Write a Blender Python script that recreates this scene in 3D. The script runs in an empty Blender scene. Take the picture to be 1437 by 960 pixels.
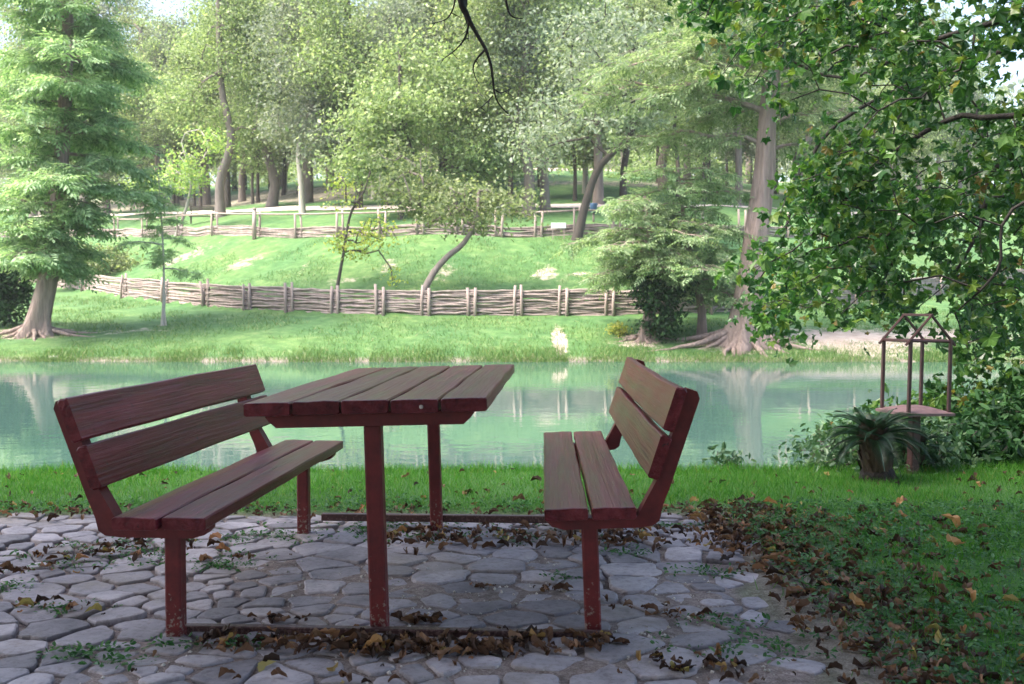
import bpy, math, random
import numpy as np
from mathutils import Vector, Matrix
R = np.random.RandomState(7)
random.seed(7)
rad = math.radians
sc = bpy.context.scene
COL = sc.collection

# ------------------------------------------------------------------ camera maths
F, HC, PITCH = 1406.0, 1.10, rad(2.12)
def ray(px, py):
    a, b = (px-718.5)/F, (480-py)/F
    return np.array([a, math.cos(PITCH)+b*math.sin(PITCH), -math.sin(PITCH)+b*math.cos(PITCH)])
def P(px, py, Y):
    r = ray(px, py); r = r/r[1]*Y
    return np.array([r[0], r[1], r[2]+HC])
def project(p):
    x, y, z = p[..., 0], p[..., 1], p[..., 2]-HC
    d = y*math.cos(PITCH)-z*math.sin(PITCH); u = y*math.sin(PITCH)+z*math.cos(PITCH)
    return 718.5+F*x/d, 480-F*u/d

# ------------------------------------------------------------------ value noise
_T = np.random.RandomState(3).rand(256, 256)
def noise2(x, y):
    x = np.asarray(x, float); y = np.asarray(y, float)
    xi, yi = np.floor(x).astype(int), np.floor(y).astype(int)
    fx, fy = x-xi, y-yi; fx = fx*fx*(3-2*fx); fy = fy*fy*(3-2*fy)
    g = lambda a, b: _T[a % 256, b % 256]
    return (g(xi, yi)*(1-fx)+g(xi+1, yi)*fx)*(1-fy)+(g(xi, yi+1)*(1-fx)+g(xi+1, yi+1)*fx)*fy
def fbm(x, y, o=4):
    s = 0; a = .5
    for i in range(o):
        s = s+a*noise2(x*2**i+17*i, y*2**i+31*i); a *= .5
    return s
def sstep(a, b, x):
    t = np.clip((x-a)/(b-a), 0, 1); return t*t*(3-2*t)

# ------------------------------------------------------------------ terrain
WATER = -0.6
def FL(x):                                     # line of the lower wattle fence
    return 36+.085*np.maximum(0, np.abs(np.asarray(x, float))-3.5)**1.78*np.where(np.asarray(x) < 0, 1.0, .9)/(1+np.maximum(0, np.abs(x)-25)*.04)
def shore(x): return 30.2+.5*(noise2(np.asarray(x)*.35, 3.3)-.5)+.25*(noise2(np.asarray(x)*1.3, 9.3)-.5)
def nearedge(x):
    x = np.asarray(x, float)
    return 7.0+.25*(noise2(x*.7, 1.7)-.5)+.5*sstep(3, 6, x)+1.2*sstep(8, 20, np.abs(x))
def height(x, y):
    x = np.asarray(x, float); y = np.asarray(y, float)
    ne, sh, fl = nearedge(x), shore(x), FL(x)
    near = .03*(fbm(x*.8, y*.8)-.5)*sstep(5.2, 6, y)+np.where(y < 0, .012*-y*0, 0)
    near = near - .04*sstep(5.5, 7, y)
    bank = np.interp(y-ne, [-.1, .35, 1.0, 3], [0, -.25, -.75, -1.3])
    zf = .72+.07*(fl-36)
    t = np.clip((y-sh)/(fl-sh), 0, 1)
    far_bank = -.55+(zf+.55)*(np.sqrt(np.clip(t, 0, 1))*.35+t*.65)
    bed = np.interp(y, [0, 20, 29, 30.6], [-1.3, -1.6, -1.3, -.55])
    s = y-fl
    hill = zf+np.interp(s, [-1, 0, .4, 9, 11, 20, 22, 40, 65, 100, 160, 400], [0, 0, .30, 3.4, 3.85, 5.9, 6.1, 9.8, 14.0, 18, 23, 30])
    hill = hill+sstep(1, 4, s)*.5*(fbm(x*.25, y*.25, 3)-.45)
    z = np.where(y < ne, near, np.where(y < ne+3, near+bank, bed))
    w = sstep(sh-1.2, sh, y)
    z = np.where(y > sh-1.2, z*(1-w)+far_bank*w, z)
    z = np.where(y > fl, hill, z)
    return z
def ground_hit(px, py, y0=28, y1=300):
    r = ray(px, py); r = r/r[1]
    ys = np.linspace(y0, y1, 3000)
    zs = HC+r[2]*ys; h = height(r[0]*ys, ys)
    i = np.argmax(h >= zs)
    return np.array([r[0]*ys[i], ys[i], h[i]])

# ------------------------------------------------------------------ mesh accumulator
class Acc:
    def __init__(s): s.v = []; s.loops = []; s.sizes = []; s.n = 0; s.mi = []
    def add(s, verts, loops, sizes, mi=0):
        verts = np.asarray(verts, np.float32).reshape(-1, 3)
        s.v.append(verts); s.loops.append(np.asarray(loops, np.int64).ravel()+s.n); s.sizes.append(np.asarray(sizes, np.int64).ravel())
        s.mi.append(np.full(len(s.sizes[-1]), mi)); s.n += len(verts); return s
    def faces(s, verts, faces, mi=0):
        return s.add(verts, [i for f in faces for i in f], [len(f) for f in faces], mi)
    def verts(s): return np.concatenate(s.v)
    def mesh(s, name, mats, smooth=False):
        V = np.concatenate(s.v); L = np.concatenate(s.loops); S = np.concatenate(s.sizes)
        me = bpy.data.meshes.new(name)
        me.vertices.add(len(V)); me.vertices.foreach_set('co', V.ravel())
        me.loops.add(len(L)); me.loops.foreach_set('vertex_index', L.astype(np.int32))
        me.polygons.add(len(S)); st = np.concatenate([[0], np.cumsum(S)[:-1]])
        me.polygons.foreach_set('loop_start', st.astype(np.int32))
        me.polygons.foreach_set('loop_total', S.astype(np.int32))
        if not isinstance(mats, (list, tuple)): mats = [mats]
        for m in mats: me.materials.append(m)
        if len(mats) > 1: me.polygons.foreach_set('material_index', np.concatenate(s.mi).astype(np.int32))
        me.polygons.foreach_set('use_smooth', np.full(len(S), smooth))
        me.update(calc_edges=True); me.validate(); return me
    def build(s, name, mats, parent=None, smooth=False):
        o = bpy.data.objects.new(name, s.mesh(name, mats, smooth)); COL.objects.link(o)
        if parent: o.parent = parent
        return o
def tag(o, label=None, cat=None, group=None, kind=None):
    if label: o['label'] = label
    if cat: o['category'] = cat
    if group: o['group'] = group
    if kind: o['kind'] = kind
    return o
def thing(name, loc, rot=(0, 0, 0)):
    o = bpy.data.objects.new(name, None); COL.objects.link(o); o.location = loc; o.rotation_euler = rot; o.empty_display_size = .2
    return o
def copy_tree(o, parent=None):
    c = o.copy(); COL.objects.link(c); c.parent = parent
    for ch in list(o.children): copy_tree(ch, c)
    return c

def unit(a):
    a = np.asarray(a, float); return a/np.maximum(np.linalg.norm(a, axis=-1, keepdims=True), 1e-9)
def scatter(acc, tv, tl, ts, pos, nrm, tan, scale, mi=0):
    """copies of template (verts: x across, y along tan, z normal)"""
    pos = np.asarray(pos, float); N = len(pos)
    if N == 0: return
    n = unit(nrm); b = unit(np.cross(tan, n)); t = np.cross(n, b)
    sc_ = np.broadcast_to(np.asarray(scale, float).reshape(-1, 1, 1), (N, 1, 1))
    tv = np.asarray(tv, float)
    V = pos[:, None, :]+sc_*(tv[None, :, 0:1]*b[:, None, :]+tv[None, :, 1:2]*t[:, None, :]+tv[None, :, 2:3]*n[:, None, :])
    tl = np.asarray(tl); L = (tl[None, :]+(np.arange(N)*len(tv))[:, None]).ravel()
    acc.add(V.reshape(-1, 3), L, np.tile(ts, N), mi)
def tube(acc, pts, radii, sides=6, cap=True, mi=0):
    pts = np.asarray(pts, float); n = len(pts); radii = np.broadcast_to(radii, n)
    d = unit(np.gradient(pts, axis=0))
    up = np.array([0, 0, 1.]) if abs(d[0, 2]) < .9 else np.array([1., 0, 0])
    a = unit(np.cross(d[0], up)); A = []
    for i in range(n):
        a = unit(a-d[i]*np.dot(a, d[i])); A.append(a)
    A = np.array(A); B = np.cross(d, A)
    th = np.arange(sides)*2*math.pi/sides
    V = pts[:, None]+radii[:, None, None]*(np.cos(th)[None, :, None]*A[:, None]+np.sin(th)[None, :, None]*B[:, None])
    i, j = np.meshgrid(np.arange(n-1), np.arange(sides), indexing='ij'); j2 = (j+1) % sides
    L = np.stack([i*sides+j, i*sides+j2, (i+1)*sides+j2, (i+1)*sides+j], -1).ravel()
    acc.add(V.reshape(-1, 3), L, np.full((n-1)*sides, 4), mi)
    if cap:
        base = acc.n-n*sides
        acc.loops.append(np.arange(sides)[::-1]+base); acc.sizes.append(np.array([sides])); acc.mi.append(np.array([mi]))
        acc.loops.append(np.arange(sides)+base+(n-1)*sides); acc.sizes.append(np.array([sides])); acc.mi.append(np.array([mi]))
def smooth_path(ctrl, n=20):
    c = np.asarray(ctrl, float); m = len(c)
    if m < 3:
        t = np.linspace(0, 1, n)[:, None]; return c[0]*(1-t)+c[-1]*t
    c = np.vstack([2*c[0]-c[1], c, 2*c[-1]-c[-2]]); out = []
    for t in np.linspace(0, m-1-1e-6, n):
        i = int(t); f = t-i; p0, p1, p2, p3 = c[i:i+4]
        out.append(.5*((2*p1)+(-p0+p2)*f+(2*p0-5*p1+4*p2-p3)*f*f+(-p0+3*p1-3*p2+p3)*f**3))
    return np.array(out)
def bevel_box(acc, c, size, b=.004, M=None, mi=0):
    """box with chamfered edges; M 3x3 rotation"""
    hx, hy, hz = [s/2 for s in size]; b = min(b, hx*.9, hy*.9, hz*.9)
    V = []; idx = {}
    for sx in (-1, 1):
        for sy in (-1, 1):
            for sz in (-1, 1):
                for ax in range(3):
                    p = [sx*hx, sy*hy, sz*hz]
                    q = [sx*(hx-b), sy*(hy-b), sz*(hz-b)]; q[ax] = p[ax]
                    idx[(sx, sy, sz, ax)] = len(V); V.append(q)
    fs = []
    for ax in range(3):
        u, w = [(1, 2), (2, 0), (0, 1)][ax]
        for s in (-1, 1):
            f = []
            for (a, c2) in ((-1, -1), (1, -1), (1, 1), (-1, 1)):
                k = [0, 0, 0]; k[ax] = s; k[u] = a; k[w] = c2; f.append(idx[(*k, ax)])
            fs.append(f if s > 0 else f[::-1])
    for ax in range(3):
        u, w = [(1, 2), (2, 0), (0, 1)][ax]
        for a in (-1, 1):
            for c2 in (-1, 1):
                k1 = [0, 0, 0]; k1[u] = a; k1[w] = c2; k1[ax] = -1; k2 = list(k1); k2[ax] = 1
                f = [idx[(*k1, u)], idx[(*k2, u)], idx[(*k2, w)], idx[(*k1, w)]]
                fs.append(f if a*c2 < 0 else f[::-1])
    for sx in (-1, 1):
        for sy in (-1, 1):
            for sz in (-1, 1):
                f = [idx[(sx, sy, sz, 0)], idx[(sx, sy, sz, 1)], idx[(sx, sy, sz, 2)]]
                fs.append(f if sx*sy*sz > 0 else f[::-1])
    V = np.array(V)
    if M is not None: V = V @ np.asarray(M).T
    acc.faces(V+np.asarray(c), fs, mi)

# ------------------------------------------------------------------ materials
def newmat(name):
    m = bpy.data.materials.new(name); m.use_nodes = True; nt = m.node_tree; nt.nodes.clear()
    out = nt.nodes.new('ShaderNodeOutputMaterial'); return m, nt, out
def N(nt, t, **k):
    n = nt.nodes.new(t)
    for a, b in k.items():
        if a.startswith('i_'):
            key = a[2:]; key = int(key) if key.isdigit() else key.replace('_', ' ')
            n.inputs[key].default_value = b
        else: setattr(n, a, b)
    return n
def ramp(nt, fac, stops):
    r = nt.nodes.new('ShaderNodeValToRGB'); e = r.color_ramp.elements
    while len(e) < len(stops): e.new(.5)
    for q, (p, c) in zip(e, stops): q.position = p; q.color = (*c, 1) if len(c) == 3 else c
    nt.links.new(fac, r.inputs[0]); return r.outputs[0]
def mixc(nt, fac, a, b, mode='MIX'):
    m = nt.nodes.new('ShaderNodeMix'); m.data_type = 'RGBA'; m.blend_type = mode
    for s, v in ((m.inputs[0], fac), (m.inputs[6], a), (m.inputs[7], b)):
        if hasattr(v, 'links'): nt.links.new(v, s)
        else: s.default_value = v if not isinstance(v, tuple) else (*v, 1)
    return m.outputs[2]
def coords(nt, scale=(1, 1, 1), obj=True):
    tc = nt.nodes.new('ShaderNodeTexCoord'); mp = nt.nodes.new('ShaderNodeMapping'); mp.inputs['Scale'].default_value = scale
    nt.links.new(tc.outputs['Object' if obj else 'Generated'], mp.inputs[0]); return mp.outputs[0]
def noise(nt, vec, scale, detail=4, rough=.55):
    n = N(nt, 'ShaderNodeTexNoise'); n.inputs['Scale'].default_value = scale; n.inputs['Detail'].default_value = detail; n.inputs['Roughness'].default_value = rough
    nt.links.new(vec, n.inputs['Vector']); return n.outputs['Fac']
def bump(nt, h, strength, dist):
    b = N(nt, 'ShaderNodeBump'); b.inputs['Strength'].default_value = strength; b.inputs['Distance'].default_value = dist
    nt.links.new(h, b.inputs['Height']); return b.outputs[0]

def N_mul(nt, a, k):
    q = N(nt, 'ShaderNodeMath', operation='MULTIPLY'); nt.links.new(a, q.inputs[0]); q.inputs[1].default_value = k; return q.outputs[0]
def leaf_mat(name, stops, trans=.35, rough=.5, spec=.3, objvar=.35, gloss=0.0):
    m, nt, out = newmat(name)
    g = N(nt, 'ShaderNodeNewGeometry'); oi = N(nt, 'ShaderNodeObjectInfo')
    c = ramp(nt, g.outputs['Random Per Island'], stops)
    hs = N(nt, 'ShaderNodeHueSaturation')
    mr = N(nt, 'ShaderNodeMapRange'); nt.links.new(oi.outputs['Random'], mr.inputs[0]); mr.inputs[3].default_value = 1-objvar*.5; mr.inputs[4].default_value = 1+objvar
    nt.links.new(mr.outputs[0], hs.inputs['Value'])
    mh = N(nt, 'ShaderNodeMapRange'); nt.links.new(oi.outputs['Random'], mh.inputs[0]); mh.inputs[3].default_value = .5-.05*objvar; mh.inputs[4].default_value = .5+.03*objvar
    nt.links.new(mh.outputs[0], hs.inputs['Hue']); nt.links.new(c, hs.inputs['Color'])
    b = N(nt, 'ShaderNodeBsdfPrincipled'); b.inputs['Roughness'].default_value = rough; b.inputs['Specular IOR Level'].default_value = spec
    nt.links.new(hs.outputs[0], b.inputs['Base Color'])
    t = N(nt, 'ShaderNodeBsdfTranslucent')
    tcol = mixc(nt, .5, hs.outputs[0], (.9, 1.0, .25), 'MULTIPLY'); tc2 = mixc(nt, 1.0, tcol, (1.5, 1.5, 1.5), 'MULTIPLY')
    nt.links.new(tc2, t.inputs[0])
    mx = N(nt, 'ShaderNodeMixShader'); mx.inputs[0].default_value = trans
    nt.links.new(b.outputs[0], mx.inputs[1]); nt.links.new(t.outputs[0], mx.inputs[2]); nt.links.new(mx.outputs[0], out.inputs[0])
    return m
def bark_mat(name, c1, c2, scale=6, zs=.25, bd=.03):
    m, nt, out = newmat(name)
    v = coords(nt, (1, 1, zs)); n1 = noise(nt, v, scale, 6, .6); n2 = noise(nt, coords(nt), .8, 3)
    c = ramp(nt, n1, [(.3, c1), (.7, c2)]); c = mixc(nt, n2, c, tuple(x*.6 for x in c2), 'MIX')
    b = N(nt, 'ShaderNodeBsdfPrincipled', i_Roughness=.85); nt.links.new(c, b.inputs['Base Color'])
    nt.links.new(bump(nt, n1, .8, bd), b.inputs['Normal']); nt.links.new(b.outputs[0], out.inputs[0]); return m

M = {}
M['leaf_broad'] = leaf_mat('broad leaf', [(0, (.10, .15, .06)), (.4, (.185, .25, .105)), (.75, (.275, .34, .16)), (1, (.40, .44, .26))], .42)
M['leaf_fresh'] = leaf_mat('fresh leaf', [(0, (.13, .20, .06)), (.6, (.24, .32, .10)), (1, (.40, .42, .15))], .42)
M['leaf_grey'] = leaf_mat('grey green leaf', [(0, (.11, .15, .10)), (.5, (.195, .235, .165)), (1, (.32, .35, .27))], .4)
M['leaf_yellow'] = leaf_mat('yellow leaf', [(0, (.16, .22, .04)), (.5, (.30, .34, .07)), (1, (.48, .44, .10))], .35)
M['leaf_cypress'] = leaf_mat('cypress needle', [(0, (.11, .185, .085)), (.5, (.215, .31, .155)), (1, (.36, .44, .27))], .42)
M['leaf_sycamore'] = leaf_mat('sycamore leaf', [(0, (.018, .06, .018)), (.45, (.042, .115, .026)), (.8, (.085, .175, .035)), (.96, (.15, .22, .04)), (1, (.2, .13, .04))], .45, .34, .5, 0)
M['leaf_shrub'] = leaf_mat('shrub leaf', [(0, (.012, .035, .014)), (.6, (.024, .07, .02)), (1, (.06, .13, .045))], .25, .5, .2, .2)
M['leaf_pale'] = leaf_mat('pale shrub leaf', [(0, (.035, .085, .04)), (.6, (.08, .15, .07)), (1, (.2, .28, .16))], .3, .4, .4, .2)
M['leaf_sago'] = leaf_mat('sago frond', [(0, (.008, .03, .014)), (1, (.02, .06, .022))], .1, .35, .5, 0)
M['grass'] = leaf_mat('grass blade', [(0, (.035, .14, .017)), (.5, (.075, .24, .025)), (.9, (.13, .31, .04)), (1, (.28, .27, .09))], .38, .55, .25, 0)
M['grass_far'] = leaf_mat('far grass blade', [(0, (.05, .115, .028)), (.5, (.095, .185, .045)), (.9, (.17, .24, .08)), (1, (.4, .36, .22))], .3, .6, .2, 0)
M['weed'] = leaf_mat('weed leaf', [(0, (.025, .09, .025)), (.6, (.05, .15, .04)), (1, (.13, .26, .10))], .35, .45, .35, 0)
M['dead'] = leaf_mat('dead leaf', [(0, (.028, .015, .01)), (.35, (.075, .036, .022)), (.62, (.14, .07, .04)), (.84, (.25, .145, .09)), (.93, (.36, .17, .08)), (1, (.36, .30, .10))], .12, .6, .3, 0)
M['dead_bright'] = leaf_mat('orange dead leaf', [(0, (.35, .13, .05)), (.5, (.42, .22, .08)), (1, (.5, .32, .2))], .15, .6, .3, 0)
M['bark'] = bark_mat('grey bark', (.10, .075, .065), (.28, .23, .20))
M['bark_dark'] = bark_mat('dark bark', (.035, .027, .022), (.10, .08, .065))
M['bark_pale'] = bark_mat('pale bark', (.28, .24, .2), (.55, .5, .44))
M['bark_cypress'] = bark_mat('cypress bark', (.10, .065, .055), (.46, .34, .29), 9, .10, .16)
M['bark_twig'] = bark_mat('twig bark', (.012, .009, .008), (.035, .027, .022), 30)
M['stick'] = bark_mat('weathered stick', (.15, .11, .098), (.47, .37, .335), 5, 1, .01)
M['post'] = bark_mat('weathered post', (.24, .17, .15), (.5, .39, .35), 8, .2, .01)

M['sago_bark'] = bark_mat('sago trunk', (.012, .008, .006), (.035, .024, .018), 20)
M['sago_husk'] = bark_mat('sago husk', (.03, .018, .012), (.12, .075, .05), 30)
def wood_mat():
    m, nt, out = newmat('red stained timber')
    v = coords(nt, (14, .8, 14)); v2 = coords(nt, (60, 1.5, 60)); vb = coords(nt)
    n1 = noise(nt, v, 1.6, 8, .65); n2 = noise(nt, v2, 1.5, 4, .6); n3 = noise(nt, vb, 3.5, 5, .6); n4 = noise(nt, vb, 45, 3, .6)
    c = ramp(nt, n1, [(.28, (.045, .006, .008)), (.5, (.135, .018, .022)), (.75, (.21, .042, .05))])
    wear_sheen = ramp(nt, n3, [(.42, (0, 0, 0)), (.62, (1, 1, 1))]); w2 = ramp(nt, n2, [(.45, (0, 0, 0)), (.7, (1, 1, 1))])
    mm = mixc(nt, 1.0, wear_sheen, w2, 'MULTIPLY')
    c = mixc(nt, N_mul(nt, mm, .16), c, (.26, .11, .19)); sp = ramp(nt, n4, [(.66, (0, 0, 0)), (.72, (1, 1, 1))])  # worn patches tinted purple, the sky sheen put into their colour
    c = mixc(nt, sp, c, (.045, .022, .022)); ck = ramp(nt, noise(nt, coords(nt, (38, .55, 38)), 1.2, 6, .75), [(.30, (1, 1, 1)), (.36, (0, 0, 0))]); c = mixc(nt, ck, c, (.02, .01, .01))
    g = N(nt, 'ShaderNodeNewGeometry'); hs = N(nt, 'ShaderNodeHueSaturation'); mr = N(nt, 'ShaderNodeMapRange')
    nt.links.new(g.outputs['Random Per Island'], mr.inputs[0]); mr.inputs[3].default_value = .75; mr.inputs[4].default_value = 1.25
    nt.links.new(mr.outputs[0], hs.inputs['Value']); nt.links.new(c, hs.inputs['Color'])
    b = N(nt, 'ShaderNodeBsdfPrincipled'); nt.links.new(hs.outputs[0], b.inputs['Base Color'])
    b.inputs['Specular IOR Level'].default_value = .24
    rr = ramp(nt, n1, [(.2, (.24,)*3), (.8, (.44,)*3)]); nt.links.new(rr, b.inputs['Roughness'])
    s = N(nt, 'ShaderNodeMath', operation='ADD'); nt.links.new(n1, s.inputs[0]); nt.links.new(n2, s.inputs[1])
    nt.links.new(bump(nt, s.outputs[0], .7, .006), b.inputs['Normal']); nt.links.new(b.outputs[0], out.inputs[0]); return m
M['wood'] = wood_mat()
def metal_mat(name, c1, c2, rust):
    m, nt, out = newmat(name); vb = coords(nt)
    n1 = noise(nt, vb, 18, 8, .7); n2 = noise(nt, vb, 70, 4, .6)
    c = ramp(nt, n1, [(.3, c1), (.7, c2)])
    # paint flaked near the foot of the leg: dirt splash with a shape of its own
    tc = N(nt, 'ShaderNodeTexCoord'); sx = N(nt, 'ShaderNodeSeparateXYZ'); nt.links.new(tc.outputs['Object'], sx.inputs[0])
    mr = N(nt, 'ShaderNodeMapRange'); nt.links.new(sx.outputs[2], mr.inputs[0]); mr.inputs[1].default_value = .0; mr.inputs[2].default_value = .3; mr.inputs[3].default_value = .10; mr.inputs[4].default_value = -.16
    ad = N(nt, 'ShaderNodeMath', operation='ADD'); nt.links.new(n2, ad.inputs[0]); nt.links.new(mr.outputs[0], ad.inputs[1])
    f = ramp(nt, ad.outputs[0], [(.60, (0, 0, 0)), (.68, (1, 1, 1))])
    c = mixc(nt, f, c, rust)
    b = N(nt, 'ShaderNodeBsdfPrincipled', i_Roughness=.5); nt.links.new(c, b.inputs['Base Color'])
    nt.links.new(bump(nt, n1, .3, .003), b.inputs['Normal']); nt.links.new(b.outputs[0], out.inputs[0]); return m
M['metal'] = metal_mat('red painted steel', (.085, .006, .008), (.19, .016, .017), (.27, .20, .17))
M['metal_brown'] = metal_mat('brown rusty steel', (.045, .018, .016), (.095, .04, .036), (.16, .09, .08))
M['tray'] = metal_mat('tray wood', (.14, .08, .08), (.25, .15, .15), (.3, .25, .22))

def stone_mat():
    m, nt, out = newmat('grey limestone flag'); vb = coords(nt)
    g = N(nt, 'ShaderNodeNewGeometry')
    n1 = noise(nt, vb, 5, 8, .65); n2 = noise(nt, vb, 40, 6, .7)
    c = ramp(nt, n1, [(.25, (.20, .185, .195)), (.55, (.37, .34, .35)), (.8, (.52, .475, .475))])
    r2 = ramp(nt, g.outputs['Random Per Island'], [(0, (.55, .53, .54)), (.5, (.9, .88, .9)), (1, (1.2, 1.15, 1.15))])
    c = mixc(nt, 1.0, c, r2, 'MULTIPLY')
    sp = ramp(nt, n2, [(.3, (.55, .5, .45)), (.5, (1, 1, 1))]); c = mixc(nt, .6, c, sp, 'MULTIPLY')
    n3 = noise(nt, vb, 1.6, 6, .6); d = ramp(nt, n3, [(.52, (0, 0, 0)), (.66, (1, 1, 1))])
    c = mixc(nt, N_mul(nt, d, .55), c, (.24, .20, .155))
    b = N(nt, 'ShaderNodeBsdfPrincipled', i_Roughness=.8); nt.links.new(c, b.inputs['Base Color'])
    s = N(nt, 'ShaderNodeMath', operation='ADD'); nt.links.new(n1, s.inputs[0]); nt.links.new(n2, s.inputs[1])
    nt.links.new(bump(nt, s.outputs[0], .6, .008), b.inputs['Normal']); nt.links.new(b.outputs[0], out.inputs[0]); return m
M['stone'] = stone_mat()

def ground_mat():
    m, nt, out = newmat('ground'); v = coords(nt)
    at = N(nt, 'ShaderNodeAttribute'); at.attribute_name = 'surface'; sp = N(nt, 'ShaderNodeSeparateColor'); nt.links.new(at.outputs['Color'], sp.inputs[0])
    nA = noise(nt, v, .35, 6, .6); nB = noise(nt, v, 2.2, 6, .65); nC = noise(nt, v, 30, 6, .7); nD = noise(nt, v, 160, 3, .6)
    grass_near = ramp(nt, nC, [(.3, (.035, .09, .012)), (.6, (.06, .17, .022)), (.8, (.10, .2, .035))])
    gf = ramp(nt, nB, [(.3, (.045, .10, .025)), (.5, (.072, .158, .047)), (.7, (.14, .21, .085))]); nE = noise(nt, v, 9, 6, .7); gf = mixc(nt, .75, gf, ramp(nt, nE, [(.35, (.62, .7, .62)), (.6, (1.1, 1.1, 1.05)), (.75, (1.5, 1.35, 1.3))]), 'MULTIPLY')
    gf2 = ramp(nt, nA, [(.35, (.62, .8, .7)), (.65, (1.25, 1.1, .9))]); gf = mixc(nt, .9, gf, gf2, 'MULTIPLY')
    g = mixc(nt, sp.outputs[2], grass_near, gf)
    dirt = ramp(nt, nB, [(.3, (.27, .20, .15)), (.7, (.50, .41, .34))])
    # R: bare earth amount broken up by noise
    ad = N(nt, 'ShaderNodeMath', operation='ADD'); nt.links.new(sp.outputs[0], ad.inputs[0]); nt.links.new(nB, ad.inputs[1])
    nF = noise(nt, v, 6, 6, .75); a2 = N(nt, 'ShaderNodeMath', operation='MULTIPLY_ADD'); nt.links.new(nF, a2.inputs[0]); a2.inputs[1].default_value = 1.1; nt.links.new(ad.outputs[0], a2.inputs[2]); dm = ramp(nt, N_mul(nt, a2.outputs[0], .5), [(.765, (0, 0, 0)), (.90, (1, 1, 1))]); c = mixc(nt, dm, g, dirt)
    # G: patio soil
    soil = ramp(nt, nC, [(.28, (.14, .10, .085)), (.5, (.30, .235, .21)), (.72, (.46, .38, .35))])
    s2 = ramp(nt, nD, [(.35, (.6, .55, .5)), (.55, (1, 1, 1)), (.72, (1.35, 1.35, 1.35))]); soil = mixc(nt, .8, soil, s2, 'MULTIPLY')
    lf = ramp(nt, nB, [(.35, (.6, .6, .6)), (.7, (1.1, 1.08, 1.05))]); soil = mixc(nt, .8, soil, lf, 'MULTIPLY')
    c = mixc(nt, sp.outputs[1], c, soil)
    b = N(nt, 'ShaderNodeBsdfPrincipled', i_Roughness=.95); nt.links.new(c, b.inputs['Base Color'])
    s = N(nt, 'ShaderNodeMath', operation='ADD'); nt.links.new(nC, s.inputs[0]); nt.links.new(nD, s.inputs[1])
    nt.links.new(bump(nt, s.outputs[0], .7, .012), b.inputs['Normal']); nt.links.new(b.outputs[0], out.inputs[0]); return m
M['ground'] = ground_mat()
def plain(name, col, rough=.7, scale=8, var=.25, bd=.01):
    m, nt, out = newmat(name); n = noise(nt, coords(nt), scale, 6, .6)
    c = ramp(nt, n, [(.3, tuple(x*(1-var) for x in col)), (.7, tuple(min(1, x*(1+var)) for x in col))])
    b = N(nt, 'ShaderNodeBsdfPrincipled', i_Roughness=rough); nt.links.new(c, b.inputs['Base Color'])
    nt.links.new(bump(nt, n, .5, bd), b.inputs['Normal']); nt.links.new(b.outputs[0], out.inputs[0]); return m
M['path'] = plain('pale gravel path', (.66, .55, .48), .95, 3)
M['boulder'] = plain('pale limestone boulder', (.52, .47, .42), .9, 4, .4, .05)
M['white'] = plain('white painted board', (.78, .78, .76), .5, 5, .05)
M['blue'] = plain('blue plastic bin', (.05, .10, .2), .4, 5, .1)
def water_mat():
    m, nt, out = newmat('milky green river water'); v = coords(nt, (1, 1.0, 1)); v2 = coords(nt, (.8, 1.2, 1))
    n = noise(nt, v, 1.1, 3, .5); n2 = noise(nt, v2, 3.0, 3, .5)
    nb = noise(nt, v, .12, 3, .5)
    b = N(nt, 'ShaderNodeBsdfPrincipled', i_Roughness=.03); b.inputs['IOR'].default_value = 1.33
    nt.links.new(ramp(nt, nb, [(.3, (.042, .088, .074)), (.7, (.058, .112, .095))]), b.inputs['Base Color'])
    s = N(nt, 'ShaderNodeMath', operation='MULTIPLY_ADD'); nt.links.new(n, s.inputs[0]); s.inputs[1].default_value = .7; nt.links.new(n2, s.inputs[2])
    nt.links.new(bump(nt, s.outputs[0], .06, .04), b.inputs['Normal']); nt.links.new(b.outputs[0], out.inputs[0]); return m
M['water'] = water_mat()

# ------------------------------------------------------------------ ground sheet
def axis(segs):
    out = []
    for a, b, st in segs: out += list(np.arange(a, b-1e-6, st))
    out.append(segs[-1][1]); return np.array(out)
gx = axis([(-500, -100, 50), (-100, -40, 6), (-40, -12, .8), (-12, -4.4, .4), (-4.4, 5.2, .05), (5.2, 12, .4), (12, 40, .8), (40, 100, 6), (100, 500, 50)])
gy = axis([(-80, -10, 10), (-10, 1.4, .6), (1.4, 9.5, .05), (9.5, 28, .7), (28, 31.5, .12), (31.5, 36, .25), (36, 62, .35), (62, 110, 1.6), (110, 200, 8), (200, 600, 40)])
GX, GY = np.meshgrid(gx, gy)
GZ = height(GX, GY)
def patio_mask(x, y):
    ex = 1.02+.22*(fbm(y*1.3, x*.2+5)-.5)*2; ey = 5.32+.15*(noise2(x*1.5, 8)-.5)
    ex = ex-.12*sstep(3.3, 2.6, y)
    return sstep(.12, -.05, x-ex)*sstep(.1, -.05, y-ey)
SAND = [(-.2, 3.10, 1.05, .14), (-.1, 4.3, .6, .3), (-1.15, 3.05, .28, .3), (.75, 3.0, .25, .5), (.65, 3.9, .22, .6), (-1.6, 2.85, .25, .12), (-.35, 3.75, .75, .85), (-.95, 3.2, .5, .25), (.2, 3.3, .6, .2), (-.75, 4.15, .5, .4)]
def sand_mask(x, y):
    m = 0
    for cx, cy, rx, ry in SAND: m = np.maximum(m, np.exp(-(((x-cx)/rx)**2+((y-cy)/ry)**2)**2))
    return np.clip(m*(.65+.8*fbm(x*3, y*3)), 0, 1)
soil = patio_mask(GX, GY)
GZ = GZ+soil*(-.032+.020*(fbm(GX*4, GY*4)-.5)+.021*sand_mask(GX, GY)+.006*(noise2(GX*22, GY*22)-.5))
near_side = GY < 20
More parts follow.
